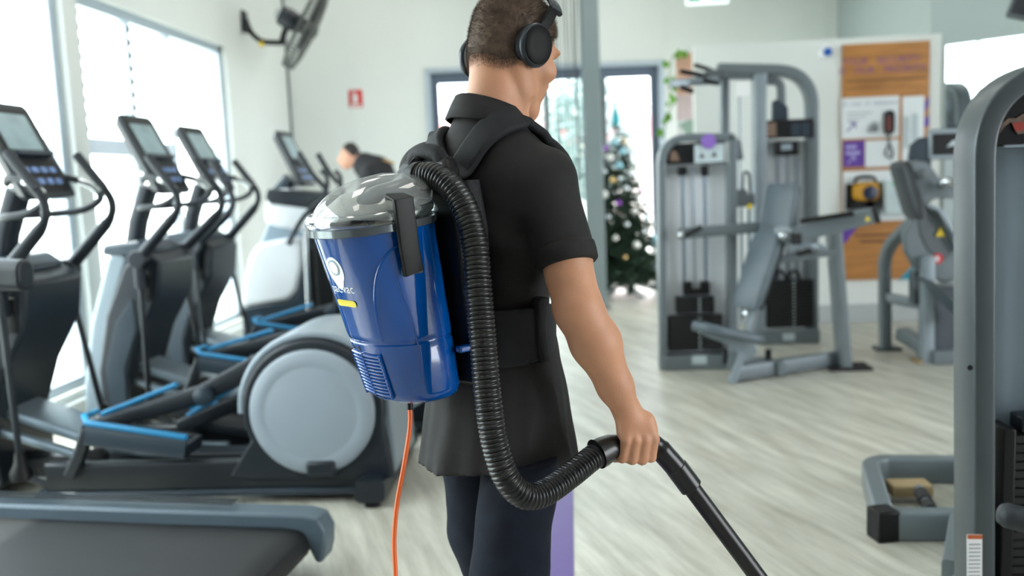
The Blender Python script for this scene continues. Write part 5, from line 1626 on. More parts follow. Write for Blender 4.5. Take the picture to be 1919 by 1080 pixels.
def build_body(S):
    torso(S, -0.018)
    # neck and head
    S.cone((0, -0.025, 1.47), tuple(H(0, -0.03, -0.05)), 0.066, 0.058, 0.03)
    S.ell(H(0, -0.010, 0.042), (0.079, 0.102, 0.090), 0.02, HR)
    S.ell(H(0, -0.045, -0.01), (0.062, 0.055, 0.06), 0.03, HR)
    S.ell(H(0, 0.035, -0.025), (0.063, 0.064, 0.084), 0.025, HR)
    for s in (-1, 1):
        S.cone(H(s * 0.058, 0.005, -0.045), H(s * 0.048, 0.03, -0.082), 0.020, 0.018, 0.025)
        S.cone(H(s * 0.048, 0.03, -0.082), H(0.0, 0.088, -0.104), 0.018, 0.018, 0.025)
        S.ell(H(s * 0.046, 0.066, -0.018), (0.028, 0.032, 0.028), 0.02, HR)
        S.ell(H(s * 0.080, -0.014, -0.008), (0.010, 0.020, 0.034), 0.008, HR)
    S.ell(H(0, 0.086, 0.036), (0.060, 0.018, 0.014), 0.018, HR)
    for s in (-1, 1):
        S.ell(H(s * 0.032, 0.104, 0.010), (0.019, 0.014, 0.012), 0.012, HR, 's')
    S.cone(H(0, 0.094, 0.020), H(0, 0.116, -0.026), 0.010, 0.012, 0.012)
    S.ell(H(0, 0.108, -0.032), (0.020, 0.012, 0.010), 0.008, HR)
    S.ell(H(0, 0.088, -0.060), (0.040, 0.020, 0.030), 0.02, HR)
    S.ell(H(0, 0.102, -0.057), (0.020, 0.007, 0.005), 0.006, HR)
    S.ell(H(0, 0.100, -0.068), (0.018, 0.007, 0.005), 0.006, HR)
    S.ell(H(0, 0.090, -0.101), (0.026, 0.020, 0.018), 0.02, HR)
    # neck cords
    S.cone(H(0.062, -0.02, -0.05), (0.03, 0.045, 1.50), 0.017, 0.015, 0.02)
    S.cone(H(-0.062, -0.02, -0.05), (-0.03, 0.045, 1.50), 0.017, 0.015, 0.02)
    # right arm
    S.chain([SHR, SHR * 0.45 + ELR * 0.55, ELR], [0.046, 0.051, 0.049], 0.012)
    S.ell(SHR * 0.35 + ELR * 0.65 + np.array((0.002, -0.014, 0)), (0.042, 0.040, 0.085), 0.014)
    S.ell(SHR * 0.4 + ELR * 0.6 + np.array((0.0, 0.014, 0)), (0.041, 0.041, 0.08), 0.014)
    S.chain([ELR, ELR * 0.68 + WRR * 0.32 + np.array((0.004, 0.0, 0)), ELR * 0.25 + WRR * 0.75, WRR], [0.049, 0.051, 0.036, 0.028], 0.02)
    S.ell(ELR + np.array((-0.004, -0.034, 0.012)), (0.022, 0.018, 0.026), 0.02)
    # left arm, folded in front
    S.chain([SHL, SHL * 0.45 + ELL * 0.55, ELL], [0.050, 0.050, 0.045], 0.03)
    S.chain([ELL, ELL * 0.65 + WRL * 0.35, WRL], [0.043, 0.044, 0.027], 0.02)
    S.ell(WRL + np.array((0.005, 0.02, -0.045)), (0.022, 0.038, 0.05), 0.015)
    for k in range(4):
        b = WRL + np.array((0.006, 0.046 - k * 0.018, -0.085))
        S.chain([b, b + np.array((0.004, 0.004, -0.034)), b + np.array((0.020, 0.0, -0.060))], [0.0095, 0.009, 0.008], 0.003)
    # right hand closed round the wand grip
    S.cone(WRR, HG(-0.002, 0.014, 0.040), 0.027, 0.026, 0.018, flat=(GN, 1.35))
    S.cone(HG(0.026, 0.022, 0.030), HG(-0.026, 0.020, 0.030), 0.021, 0.019, 0.016)
    S.cone(HG(0.020, 0.018, 0.052), HG(-0.020, 0.016, 0.050), 0.022, 0.019, 0.016)
    fing = ((0.034, 0.0), (0.012, 0.004), (-0.010, 0.002), (-0.030, -0.003))
    for i, (g, x) in enumerate(fing):
        r_ = (0.0112, 0.0115, 0.0108, 0.0095)[i]
        mcp = HG(g, 0.0335 + x * 0.4, 0.016)
        pip = HG(g * 1.02 - 0.002, 0.026 + x, -0.026 - x * 0.5)
        dip = HG(g * 1.0 - 0.004, -0.012, -0.034)
        tip = HG(g * 0.98 - 0.005, -0.030, -0.014)
        S.chain([HG(g * 0.85, 0.024, 0.032), mcp, pip, dip, tip], [0.0135, r_ + 0.0015, r_ + 0.0005, r_ - 0.0008, r_ - 0.002], 0.004)
    S.chain([HG(0.012, -0.004, 0.058), HG(0.040, -0.022, 0.034), HG(0.056, -0.030, 0.008), HG(0.060, -0.026, -0.012)], [0.019, 0.0145, 0.012, 0.010], 0.008)
    # legs
    for s, kn, an in ((1, (0.108, -0.12, 0.50), (0.10, -0.22, 0.09)), (-1, (-0.125, 0.0, 0.52), (-0.12, 0.10, 0.09))):
        hp = np.array((s * 0.09 - 0.005, -0.035, 0.90))
        S.chain([hp, np.array(kn), np.array(an)], [0.050, 0.050, 0.04], 0.02)

S = SDF((-0.36, -0.30, 0.05), (0.40, 0.30, 1.84), 0.004)
build_body(S)
me = S.mesh('person', 1)
person = mesh_obj('person', me, M_SKIN)
person.location = MAN
person.rotation_euler = (0, 0, MRZ)
tag(person, 'man in black polo shirt walking away, holding a vacuum wand, wearing headphones', 'person')

def sample(F, P):
    q = (P - F.lo) / F.h
    i = np.clip(np.floor(q).astype(int), 0, F.n - 2)
    f = np.clip(q - i, 0, 1)
    v = np.zeros(P.shape[:-1])
    for a in (0, 1):
        for b in (0, 1):
            for c in (0, 1):
                w = (f[..., 0] if a else 1 - f[..., 0]) * (f[..., 1] if b else 1 - f[..., 1]) * (f[..., 2] if c else 1 - f[..., 2])
                v += F.d[i[..., 0] + a, i[..., 1] + b, i[..., 2] + c] * w
    return v.astype(np.float32)

# eyes and brows
for s in (-1, 1):
    MB().ball(H(s * 0.032, 0.086, 0.010), 0.0115, 14, 10).build('eye', mat('eye_white', (226, 222, 216), 0.2), person)
    MB().tube(spline([H(s * 0.014, 0.102, 0.032), H(s * 0.034, 0.099, 0.039), H(s * 0.056, 0.086, 0.034)], 5), 0.0030, 6).build('eyebrow', M_HAIR, person)

# cropped hair: scalp cap plus short strands that thin out at the nape
def hairline(hc):
    x, y, z = hc[..., 0], hc[..., 1], hc[..., 2]
    zl = np.interp(y, [-0.12, -0.055, -0.028, 0.0, 0.03, 0.05, 0.075, 0.12], [-0.066, -0.070, -0.050, -0.012, 0.012, 0.030, 0.085, 0.12])
    return z - zl
co_ = np.array([v.co for v in me.vertices])
no_ = np.array([v.normal for v in me.vertices])
hc_ = (co_ - E_) @ HR
inh = (np.linalg.norm(hc_ - np.array((0, -0.01, 0.02)), axis=1) < 0.17) & (hc_[:, 2] > -0.085)
marg = hairline(hc_)
SH = SDF((-0.12, -0.16, 1.50), (0.12, 0.20, 1.84), 0.004)
gp = (SH.grid() - E_) @ HR
SH.d = np.maximum(sample(S, SH.grid()) - 0.0022, 0.016 - hairline(gp).astype(np.float32))
SH.d = np.maximum(SH.d, (-sample(S, SH.grid()) - 0.012).astype(np.float32))
hair = mesh_obj('hair', SH.mesh('hair', 2), M_HAIR, person)
cand = np.where(inh & (marg > -0.008) & (np.abs(hc_[:, 0]) < 0.079))[0]
vs, fs = [], []
rr = np.random.default_rng(3)
edge = cand[(marg[cand] < 0.032)]
pick = np.concatenate([rr.choice(cand, 42000), rr.choice(edge, 26000)])
for i in pick:
    mg = marg[i]
    if mg < 0.022 and rr.random() > (mg + 0.008) / 0.03:
        continue
    p, n = co_[i] + rr.normal(0, 0.0016, 3), no_[i]
    zt = hc_[i, 2]
    ln = float(np.interp(zt, [-0.07, -0.02, 0.04, 0.09, 0.13], [0.005, 0.007, 0.009, 0.012, 0.017])) * rr.uniform(0.7, 1.2)
    flow = HY * (0.5 if zt > 0.06 else -0.1) - HZ * (0.75 if zt < 0.06 else 0.1) + rr.normal(0, 0.35, 3)
    d = n * (0.25 if mg < 0.03 else 0.5) + flow * 0.6
    d /= np.linalg.norm(d)
    w = np.cross(d, n)
    w = w / (np.linalg.norm(w) + 1e-6) * (0.00026 if mg < 0.032 else 0.0004)
    b0 = p + n * 0.0006
    k0 = len(vs)
    vs += [b0 - w, b0 + w, b0 + d * ln]
    fs.append((k0, k0 + 1, k0 + 2))
sme = bpy.data.meshes.new('hair_strands')
sme.from_pydata([tuple(v) for v in vs], [], fs)
st_ = mesh_obj('hair_strands', sme, M_HAIR, hair)
st_['kind'] = 'stuff'

# ---- polo shirt
def wrinkle(P, seed, amp, freq):
    r = np.random.default_rng(seed)
    out = np.zeros(P.shape[:-1], np.float32)
    for k in range(7):
        d = r.normal(0, 1, 3)
        d[2] *= 0.55
        d /= np.linalg.norm(d)
        w = freq * r.uniform(0.6, 1.6)
        ph = r.uniform(0, 6.28)
        q = P @ d.astype(np.float32)
        out += np.sin(w * q + ph + 1.2 * np.sin(9 * P[..., 2] + ph) + 0.9 * np.sin(14 * P[..., 0] + 2 * ph)) / 7
    return amp * out
S2 = SDF((-0.34, -0.26, 0.70), (0.37, 0.24, 1.60), 0.005)
torso(S2, 0.008)
S2.cone((-0.022, -0.024, 0.97), (-0.018, -0.034, 0.66), 0.158, 0.204, 0.03, flat=((0, 1, 0), 1.12))
cuffR = (0.208, -0.023, 1.216)
axR = (ELR - SHR) / np.linalg.norm(ELR - SHR)
axL = (ELL - SHL) / np.linalg.norm(ELL - SHL)
S2.cone(SHR + np.array((-0.012, 0, 0.0)), SHR + axR * 0.27, 0.066, 0.0625, 0.035)
S2.cone(SHL + np.array((0.012, 0, 0.0)), SHL + axL * 0.27, 0.066, 0.0625, 0.035)
P = S2.grid()
ang = np.arctan2(P[..., 0], -P[..., 1])
low = np.clip((1.0 - P[..., 2]) / 0.3, 0, 1)
S2.d += wrinkle(P, 4, 0.0075, 34) + (low * 0.0075 * np.sin(8 * ang + 1.5 * np.sin(6 * P[..., 2])) + low * 0.003 * np.sin(17 * ang + 2.0 * np.sin(5 * P[..., 2]))).astype(np.float32)
# diagonal pulls under the arm
S2.d += (0.004 * np.sin(70 * (P[..., 2] * 0.8 + P[..., 0] * 0.6)) * np.exp(-((P[..., 0] - 0.14) / 0.07) ** 2 - ((P[..., 2] - 1.24) / 0.10) ** 2)).astype(np.float32)
cut_hem = 0.736 - P[..., 2] + 0.012 * np.sin(2 * ang)
S2.d = np.maximum(S2.d, cut_hem.astype(np.float32))
dR = (P - (SHR + axR * 0.180)) @ axR
dL = (P - (SHL + axL * 0.180)) @ axL
S2.d = np.maximum(S2.d, np.where(P[..., 0] > 0.15, dR, -1).astype(np.float32))
S2.d = np.maximum(S2.d, np.where(P[..., 0] < -0.15, dL, -1).astype(np.float32))
# open neck
S2.d = np.maximum(S2.d, (P[..., 2] - 1.512 + 0.8 * (P[..., 1] + 0.03)).astype(np.float32))
shirt = mesh_obj('polo_shirt', S2.mesh('polo_shirt', 2), M_SHIRT, person)
for sh_, ax in ((SHR, axR), (SHL, axL)):
    c0 = Vector(sh_ + ax * 0.145)
    a_ = Vector(ax)
    pr_ = [(0.060, 0.0), (0.0645, 0.004), (0.0655, 0.02), (0.0645, 0.038), (0.060, 0.043), (0.050, 0.042)]
    MB().lathe(pr_, c0, tuple(a_), 40).build('sleeve_cuff', M_SHIRT, shirt, angle=1.5)
seam = []
for k in range(25):
    t = k / 24
    a = -0.2 + t * 3.3
    seam.append((0.168 + 0.018 * math.sin(a) * 0.3, -0.018 - 0.085 * math.cos(a), 1.432 + 0.09 * math.sin(a)))
# collar: fold-over band, high at the nape
col = MB()
N = 44
rows = []
for rad, dz in ((0.068, -0.03), (0.070, 0.016), (0.074, 0.024), (0.080, 0.022), (0.092, 0.0), (0.104, -0.026), (0.100, -0.029)):
    row = []
    for k in range(N):
        a = 2 * PI * k / N
        x, y = math.sin(a), -math.cos(a)
        z = 1.518 + 0.026 * (-y) - 0.034 * max(0, y) - 0.006 * x
        row.append((rad * x * 1.0, -0.024 + rad * y * 1.02 + 0.004, z + dz))
    rows.append(row)
col.loft(rows, caps=False)
col.build('collar', M_SHIRT, shirt, angle=1.4)

# ---- trousers and shoes
S3 = SDF((-0.28, -0.38, 0.03), (0.28, 0.26, 1.02), 0.006)
S3.ell((-0.02, -0.045, 0.90), (0.162, 0.120, 0.13), 0.03)
KR, AR = np.array((0.108, -0.12, 0.50)), np.array((0.10, -0.22, 0.10))
KL, AL = np.array((-0.125, 0.0, 0.52)), np.array((-0.12, 0.10, 0.10))
for s, kn, an in ((1, KR, AR), (-1, KL, AL)):
    hp = np.array((s * 0.092 - 0.004, -0.035 - 0.01 * (s < 0), 0.88))
    S3.chain([hp, kn, an], [0.086, 0.084, 0.064], 0.03)
P = S3.grid()
S3.d += wrinkle(P, 9, 0.006, 42)
S3.d = np.maximum(S3.d, (0.06 - P[..., 2]).astype(np.float32))
S3.d = np.where(P[..., 2] > 0.765, np.maximum(S3.d, sample(S2, P) + 0.007), S3.d).astype(np.float32)
mesh_obj('trousers', S3.mesh('trousers', 2), M_NAVY, person)
for s, an in ((1, AR), (-1, AL)):
    S4 = SDF((an[0] - 0.08, an[1] - 0.12, -0.02), (an[0] + 0.08, an[1] + 0.24, 0.16), 0.006)
    S4.cone((an[0], an[1] - 0.03, 0.05), (an[0], an[1] + 0.14, 0.035), 0.042, 0.036, 0.02)
    S4.cone((an[0], an[1], 0.06), (an[0], an[1], 0.11), 0.045, 0.05, 0.02)
    S4.d = np.maximum(S4.d, (0.002 - S4.grid()[..., 2]).astype(np.float32))
    mesh_obj('shoe', S4.mesh('shoe', 1), M_BLACK, person)

# ---- headphones
hp_ = thing('headphones', 'black over-ear wireless headphones worn by the walking man', 'headphones', MAN, MRZ)
M_HPH = mat('headphone_black', (10, 10, 12), 0.55, 0, 0.08, 12, spec=0.2)
M_HPR = mat('headphone_rim', (40, 47, 54), 0.3, 0.1, 0.05, 12)
for s in (-1, 1):
    o = Vector(H(0.078, -0.012, -0.002)) if s > 0 else Vector(H(-0.084, -0.026, -0.012))
    ax = Vector((s, 0, 0))
    def oval(r, h_, seg=40):
        return [o + ax * h_ + Vector(HY) * (r * 0.93 * math.cos(a)) + Vector(HZ) * (r * 1.05 * math.sin(a)) for a in (2 * PI * k / seg for k in range(seg))]
    q = MB().loft([oval(0.030, -0.010), oval(0.043, -0.010), oval(0.045, -0.002), oval(0.043, 0.005)])
    q.build('ear_cushion', M_RUBBER, hp_, angle=1.2)
    q = MB().loft([oval(0.042, 0.005), oval(0.0465, 0.008), oval(0.0475, 0.016), oval(0.044, 0.024), oval(0.041, 0.025)])
    cup = q.build('ear_cup', M_HPR, hp_, angle=1.2)
    q = MB().loft([oval(0.0415, 0.024), oval(0.0415, 0.0262), oval(0.0395, 0.0282), oval(0.02, 0.0283)])
    q.build('cap', M_HPH, cup, angle=1.2)
    yk = [o + ax * 0.014 + Vector(HZ) * 0.045 + Vector(HY) * 0.004, o + ax * 0.016 + Vector(HZ) * 0.072 + Vector(HY) * 0.014, o + ax * 0.010 + Vector(HZ) * 0.098 + Vector(HY) * 0.022]
    MB().sweep(yk, rrect(0.012, 0.026, 0.004), ref=tuple(HY)).build('slider', M_HPH, hp_)
bpts = []
for k in range(25):
    a = math.radians(-62 + 124 * k / 24)
    bpts.append(Vector(H(0.104 * math.sin(a) / math.sin(math.radians(62)) * 0.90, 0.018, 0.045 + 0.104 * math.cos(a))))
_ = MB().sweep(bpts, [(b, a) for a, b in rrect(0.032, 0.012, 0.005)], ref=tuple(HY)).build('headband', M_HPR, hp_)

# ---------------------------------------------------------------- backpack vacuum on his back
vac = thing('backpack_vacuum', 'blue backpack vacuum cleaner with clear lid and black ribbed hose on the man', 'vacuum cleaner', MAN, MRZ)
M_VBLUE = mat('glossy_blue_plastic', (0, 74, 154), 0.08, 0, 0.04, 3, coat=0.6)
M_HARN = mat('black_webbing', (34, 35, 38), 0.7, 0, 0.15, 40, 0.3, 380, spec=0.3)
M_HOSE = mat('black_hose_plastic', (22, 23, 24), 0.28, 0, 0.1, 10)
M_CLEAR = glass_mat('clear_lid_plastic', (0.95, 0.96, 0.96), 0.16, 0.03)
def haze(m, f):
    nt = m.node_tree
    out = [n for n in nt.nodes if n.type == 'OUTPUT_MATERIAL'][0]
    src_ = out.inputs['Surface'].links[0].from_socket
    d = nt.nodes.new('ShaderNodeBsdfDiffuse')
    d.inputs['Color'].default_value = (0.85, 0.88, 0.88, 1)
    mx = nt.nodes.new('ShaderNodeMixShader')
    mx.inputs['Fac'].default_value = f
    nt.links.new(src_, mx.inputs[1])
    nt.links.new(d.outputs[0], mx.inputs[2])
    nt.links.new(mx.outputs[0], out.inputs['Surface'])
haze(M_CLEAR, 0.13)
M_RIM = glass_mat('clear_rim_plastic', (0.82, 0.85, 0.86), 0.35, 0.08)
U_TOP, U_BOT = 1.302, 0.930
def vsec(t):
    """centre f, half width, half depth of the canister, t from top 0 to bottom 1"""
    cf = -0.350 + 0.084 * t
    return cf, 0.118 - 0.020 * t, 0.119 - 0.031 * t
def vpt(t, phi, off=0.0):
    cf, a, b = vsec(t)
    e = 2.0 / 2.35
    s, c = math.sin(phi), math.cos(phi)
    x = (a + off) * math.copysign(abs(s) ** e, s)
    y = (b + off) * math.copysign(abs(c) ** e, c)
    return Vector((x, cf - y, U_TOP + (U_BOT - U_TOP) * t))
def vnorm(t, phi):
    du = vpt(t, phi + 0.01) - vpt(t, phi - 0.01)
    dt = vpt(t + 0.01, phi) - vpt(t - 0.01, phi)
    n = du.cross(dt).normalized()
    c = vpt(t, phi) - Vector((0, vsec(t)[0], vpt(t, phi).z))
    return n if n.dot(c) > 0 else -n
NV = 72
rings = []
prof = [(0.0, 0.0), (0.02, 0.0), (0.30, 0.0005), (0.60, 0.001), (0.625, 0.001), (0.632, -0.0025), (0.645, -0.0025), (0.652, 0.0005), (0.80, 0.0), (0.93, 0.0), (0.965, -0.004), (0.985, -0.011), (1.0, -0.024)]
for t, off in prof:
    rings.append([vpt(t, 2 * PI * k / NV, off) for k in range(NV)])
can = MB().loft(rings).build('canister', M_VBLUE, vac, angle=0.9)
# curved relief rib on the side of the canister
rib = [vpt(0.10 + 0.52 * (1 - math.cos(x_ * PI / 2)), math.radians(92 - 58 * math.sin(x_ * PI / 2)), 0.0012) for x_ in [k / 16 for k in range(17)]]
MB().tube(rib, 0.0022, 8).build('relief_rib', M_VBLUE, can)
rib2 = [vpt(0.28 + 0.60 * x_, math.radians(70 + 6 * math.sin(3 * x_)), 0.0008) for x_ in [k / 12 for k in range(13)]]
MB().tube(rib2, 0.002, 8).build('relief_rib', M_VBLUE, can)
# exhaust grille low on the outer face
MB().loft([[vpt(t, ph, 0.0006) for ph in (math.radians(-24), math.radians(-8), math.radians(8), math.radians(24))] + [vpt(t, ph, -0.004) for ph in (math.radians(24), math.radians(8), math.radians(-8), math.radians(-24))] for t in (0.70, 0.76, 0.83, 0.90, 0.955)]).build('grille_recess', mat('deep_blue_recess', (4, 40, 96), 0.5), can)
for k in range(12):
    t = 0.71 + k * 0.0205
    pth = [vpt(t + 0.004 * (i_ - 4) / 4, math.radians(-23 + 46 * i_ / 8), 0.0030) for i_ in range(9)]
    MB().tube(pth, 0.0030, 6).build('grille_slat', M_VBLUE, can)
for ph in (-24, 0, 24):
    MB().tube([vpt(t, math.radians(ph), 0.0030) for t in (0.70, 0.76, 0.82, 0.88, 0.955)], 0.0034, 6).build('grille_bar', M_VBLUE, can)
MB().loft([[vpt(t, math.radians(ph), o_) for ph, o_ in ((-16, 0.001), (-2, 0.001), (-2, -0.004), (-16, -0.004))] for t in (0.665, 0.69)]).build('vent_slot', M_BLACK, can)
# printed emblem, name and yellow bar on the outer face
def wrap(me_obj, t0, phi0):
    for v in me_obj.data.vertices:
        x, y, z = v.co
        t = t0 - y / (U_TOP - U_BOT)
        ph = phi0 + x / 0.118
        v.co = vpt(t, ph) + vnorm(t, ph) * (0.0009 + z)
M_VWHITE = mat('white_print', (240, 244, 246), 0.4, 0, 0.01, 5)
PH0 = math.radians(1)
tx_ = text_mesh('pacvac', 0.026, 'lettering', M_VWHITE, can, (0, 0, 0), (1, 0, 0), (0, 1, 0), 0.0002, 'CENTER', 1.0)
wrap(tx_, 0.335, PH0)
def decal(name, pts2d, t0, m, par=can, lift=0.0):
    vs_ = [(0.0, 0.0)] + pts2d
    cx = sum(p[0] for p in pts2d) / len(pts2d)
    cy = sum(p[1] for p in pts2d) / len(pts2d)
    vs_[0] = (cx, cy)
    out = []
    for dz in (0.0, 0.0008):
        for x, y in vs_:
            t = t0 - y / (U_TOP - U_BOT)
            ph = PH0 + x / 0.118
            out.append(vpt(t, ph) + vnorm(t, ph) * (0.0006 + dz + lift))
    n = len(pts2d)
    fs_ = [(0, 1 + k, 1 + (k + 1) % n) for k in range(n)] + [(n + 1, n + 2 + (k + 1) % n, n + 2 + k) for k in range(n)] + [(1 + k, n + 2 + k, n + 2 + (k + 1) % n, 1 + (k + 1) % n) for k in range(n)]
    return MB().add(out, fs_).build(name, m, par)
pin = [(0.022 * math.cos(a), 0.027 * math.sin(a)) for a in [math.radians(v) for v in range(-50, 231, 14)]] + [(-0.007, -0.034), (0.0, -0.040), (0.008, -0.034)]
decal('emblem', pin, 0.235, M_VWHITE)
decal('emblem_ring', [(0.013 * math.cos(2 * PI * k / 20), 0.006 + 0.016 * math.sin(2 * PI * k / 20)) for k in range(20)], 0.235, mat('emblem_grey', (150, 170, 186), 0.4), lift=0.0006)
decal('emblem_eye', [(0.010 * math.cos(2 * PI * k / 20), 0.006 + 0.012 * math.sin(2 * PI * k / 20)) for k in range(20)], 0.235, M_VWHITE, lift=0.0012)
decal('yellow_bar', [(x * (1 - 0.0) , y) for x, y in rrect(0.058, 0.013, 0.006, 4)], 0.415, mat('yellow_bar', (234, 214, 60), 0.4), lift=0.0012)
# clear lid: rim, gasket, dome
def lidring(u, k, sh=0.0):
    cf, a, b = vsec(0)
    out = []
    for q in range(NV):
        ph = 2 * PI * q / NV
        p = vpt(0.0, ph)
        out.append(Vector((p.x * k, cf + sh + (p.y - cf) * k, u + 0.10 * (p.y - cf) * k)))
    return out
MB().loft([lidring(U_TOP - 0.012, 1.015), lidring(U_TOP - 0.010, 1.045), lidring(U_TOP + 0.004, 1.05), lidring(U_TOP + 0.006, 1.0)]).build('gasket', mat('grey_gasket', (110, 118, 122), 0.15, 0.6), vac)
lid = MB().loft([lidring(U_TOP + 0.006, 1.055), lidring(U_TOP + 0.012, 1.075), lidring(U_TOP + 0.024, 1.075), lidring(U_TOP + 0.030, 1.03), lidring(U_TOP + 0.028, 0.98)], caps=False).build('lid_rim', M_RIM, vac, angle=1.0)
dome = []
for i_ in range(13):
    s_ = i_ / 12
    k = 0.985 * (1 - s_ ** 2.3) ** (1 / 1.9) if s_ < 1 else 0.02
    u = U_TOP + 0.026 + 0.070 * s_
    base = lidring(0, max(k, 0.03), 0.030 * s_)
    dome.append([Vector((p.x, p.y, u + 0.16 * (p.y + 0.35) * (1 - 0.35 * s_))) for p in base])
MB().loft(dome).build('lid_dome', M_CLEAR, vac, angle=1.2)
# facets and fittings inside the lid
MB().lathe([(0.098, 0.0), (0.094, 0.02), (0.06, 0.05), (0.03, 0.058)], (0, -0.352, U_TOP + 0.006), (0, 0.06, 1), 36).build('filter_bag', mat('grey_filter_cloth', (176, 178, 172), 0.9, 0, 0.12, 60, 0.5, 300), vac)
MB().tube(spline([(0.035, -0.40, U_TOP + 0.012), (0.045, -0.375, U_TOP + 0.042), (0.04, -0.32, U_TOP + 0.055), (0.012, -0.265, U_TOP + 0.066)], 6), 0.028, 18).build('inlet_elbow', mat('smoke_grey_plastic', (76, 84, 88), 0.15, 0, 0.05, 6), vac, angle=1.2)
# side clips
for s in (-1, 1):
    ph = math.radians(86) * s
    p0, p1 = vpt(0.0, ph, 0.010), vpt(0.26, ph, 0.010)
    n_ = vnorm(0.1, ph)
    tang = Vector((0, 1, 0))
    path = [p0 - n_ * 0.022 + Vector((0, 0, 0.052)), p0 + Vector((0, 0, 0.048)) + n_ * 0.006, p0.lerp(p1, 0.5) + n_ * 0.004, p1]
    cl = MB().sweep(path, rrect(0.044, 0.012, 0.004), ref=tuple(n_)).build('clip', M_BLACK, vac, 0.002)
    MB().box(p1 - n_ * 0.004 + Vector((0, 0, 0.006)), (0.016, 0.046, 0.016)).build('clip_foot', M_FRAME_D, cl, 0.004)
# back plate and harness
bp = MB().loft([[Vector((x, f, u)) for x, f in ((-w, f0), (w, f0), (w * 0.9, f0 + 0.04), (-w * 0.9, f0 + 0.04))] for u, w, f0 in ((0.945, 0.105, -0.185), (1.10, 0.118, -0.205), (1.30, 0.120, -0.228), (1.40, 0.10, -0.225), (1.43, 0.07, -0.215))])
plate = bp.build('back_plate', M_BLACK, vac, 0.012, 3)
MB().loft([[Vector((x, f, u)) for x, f in rrect(0.22 * w, 0.05, 0.02, 4)] for u, w in ((0.96, 0.9), (1.05, 1.0), (1.28, 1.0), (1.38, 0.8))]).build('back_cushion', M_HARN, plate, loc=(0, -0.152, 0))
for s, (u_, f_) in ((1, (1.155, -0.19)),):
    MB().lathe([(0.020, 0), (0.026, 0.004), (0.026, 0.016), (0.018, 0.022), (0, 0.023)], (0.118, f_, u_), (1, -0.2, 0), 24).build('height_knob', mat('smoke_grey_plastic', (60, 68, 72), 0.15), plate)
for k in range(5):
    MB().lathe([(0.004, 0), (0.004, 0.002), (0, 0.0025)], (0.119, -0.198 + 0.004 * k, 1.30 - 0.07 * k), (1, -0.1, 0), 10).build('rivet', M_STEEL, plate)
MB().box((0.106, -0.205, 1.035), (0.02, 0.05, 0.014)).build('cord_hook', M_VBLUE, plate, 0.004)
# shoulder straps laid on the shirt
def shirt_d(p):
    q = (np.asarray(p) - S2.lo) / S2.h
    i = np.clip(np.floor(q).astype(int), 0, S2.n - 2)
    f = np.clip(q - i, 0, 1)
    v = 0.0
    for a in (0, 1):
        for b in (0, 1):
            for c in (0, 1):
                v += S2.d[i[0] + a, i[1] + b, i[2] + c] * (f[0] if a else 1 - f[0]) * (f[1] if b else 1 - f[1]) * (f[2] if c else 1 - f[2])
    return v
def shirt_n(p):
    e = 0.008
    g = np.array([shirt_d(np.asarray(p) + d) - shirt_d(np.asarray(p) - d) for d in np.eye(3) * e])
    return g / (np.linalg.norm(g) + 1e-9)
def lay(p, off):
    p = np.array(p, float)
    for _ in range(12):
        p = p - shirt_n(p) * (shirt_d(p) - off) * 0.8
    return p
STR = {1: [(0.032, -0.214, 1.396), (0.043, -0.175, 1.421), (0.058, -0.128, 1.453), (0.074, -0.081, 1.484), (0.084, -0.036, 1.501), (0.077, 0.017, 1.497)],
       -1: [(-0.027, -0.226, 1.407), (-0.056, -0.193, 1.437), (-0.093, -0.138, 1.471), (-0.130, -0.083, 1.498), (-0.170, -0.032, 1.519), (-0.204, 0.022, 1.530)]}
for s in (-1, 1):
    core = STR[s]
    tail = [(s * 0.118, 0.075, 1.42), (s * 0.122, 0.105, 1.34), (s * 0.128, 0.10, 1.24)]
    raw = spline(list(core) + tail, 7)
    rg = []
    P_ = []
    for i_, p in enumerate(raw):
        lift = 0.011 + 0.03 * max(0.0, 1 - i_ / 9.0) ** 2
        P_.append(Vector(lay(p, lift)) if i_ > 3 else Vector(p))
    for _ in range(3):
        P_ = [P_[0]] + [(P_[k - 1] + 2 * P_[k] + P_[k + 1]) / 4 for k in range(1, len(P_) - 1)] + [P_[-1]]
    for i_, p in enumerate(P_):
        t_ = (P_[min(i_ + 1, len(P_) - 1)] - P_[max(i_ - 1, 0)]).normalized()
        n_ = Vector(shirt_n(p))
        n_ = (n_ - t_ * n_.dot(t_)).normalized()
        b_ = t_.cross(n_)
        w_ = 0.062
        rg.append([p + b_ * a + n_ * c for a, c in rrect(w_, 0.022, 0.010, 4)])
    MB().loft(rg).build('shoulder_strap', M_HARN, vac, angle=1.2)
MB().tube(spline([(-0.055, -0.200, 1.405), (-0.04, -0.205, 1.435), (0.0, -0.208, 1.443), (0.04, -0.205, 1.435), (0.055, -0.20, 1.405)], 6), 0.017, 14).build('carry_handle', M_HARN, vac, angle=1.2)
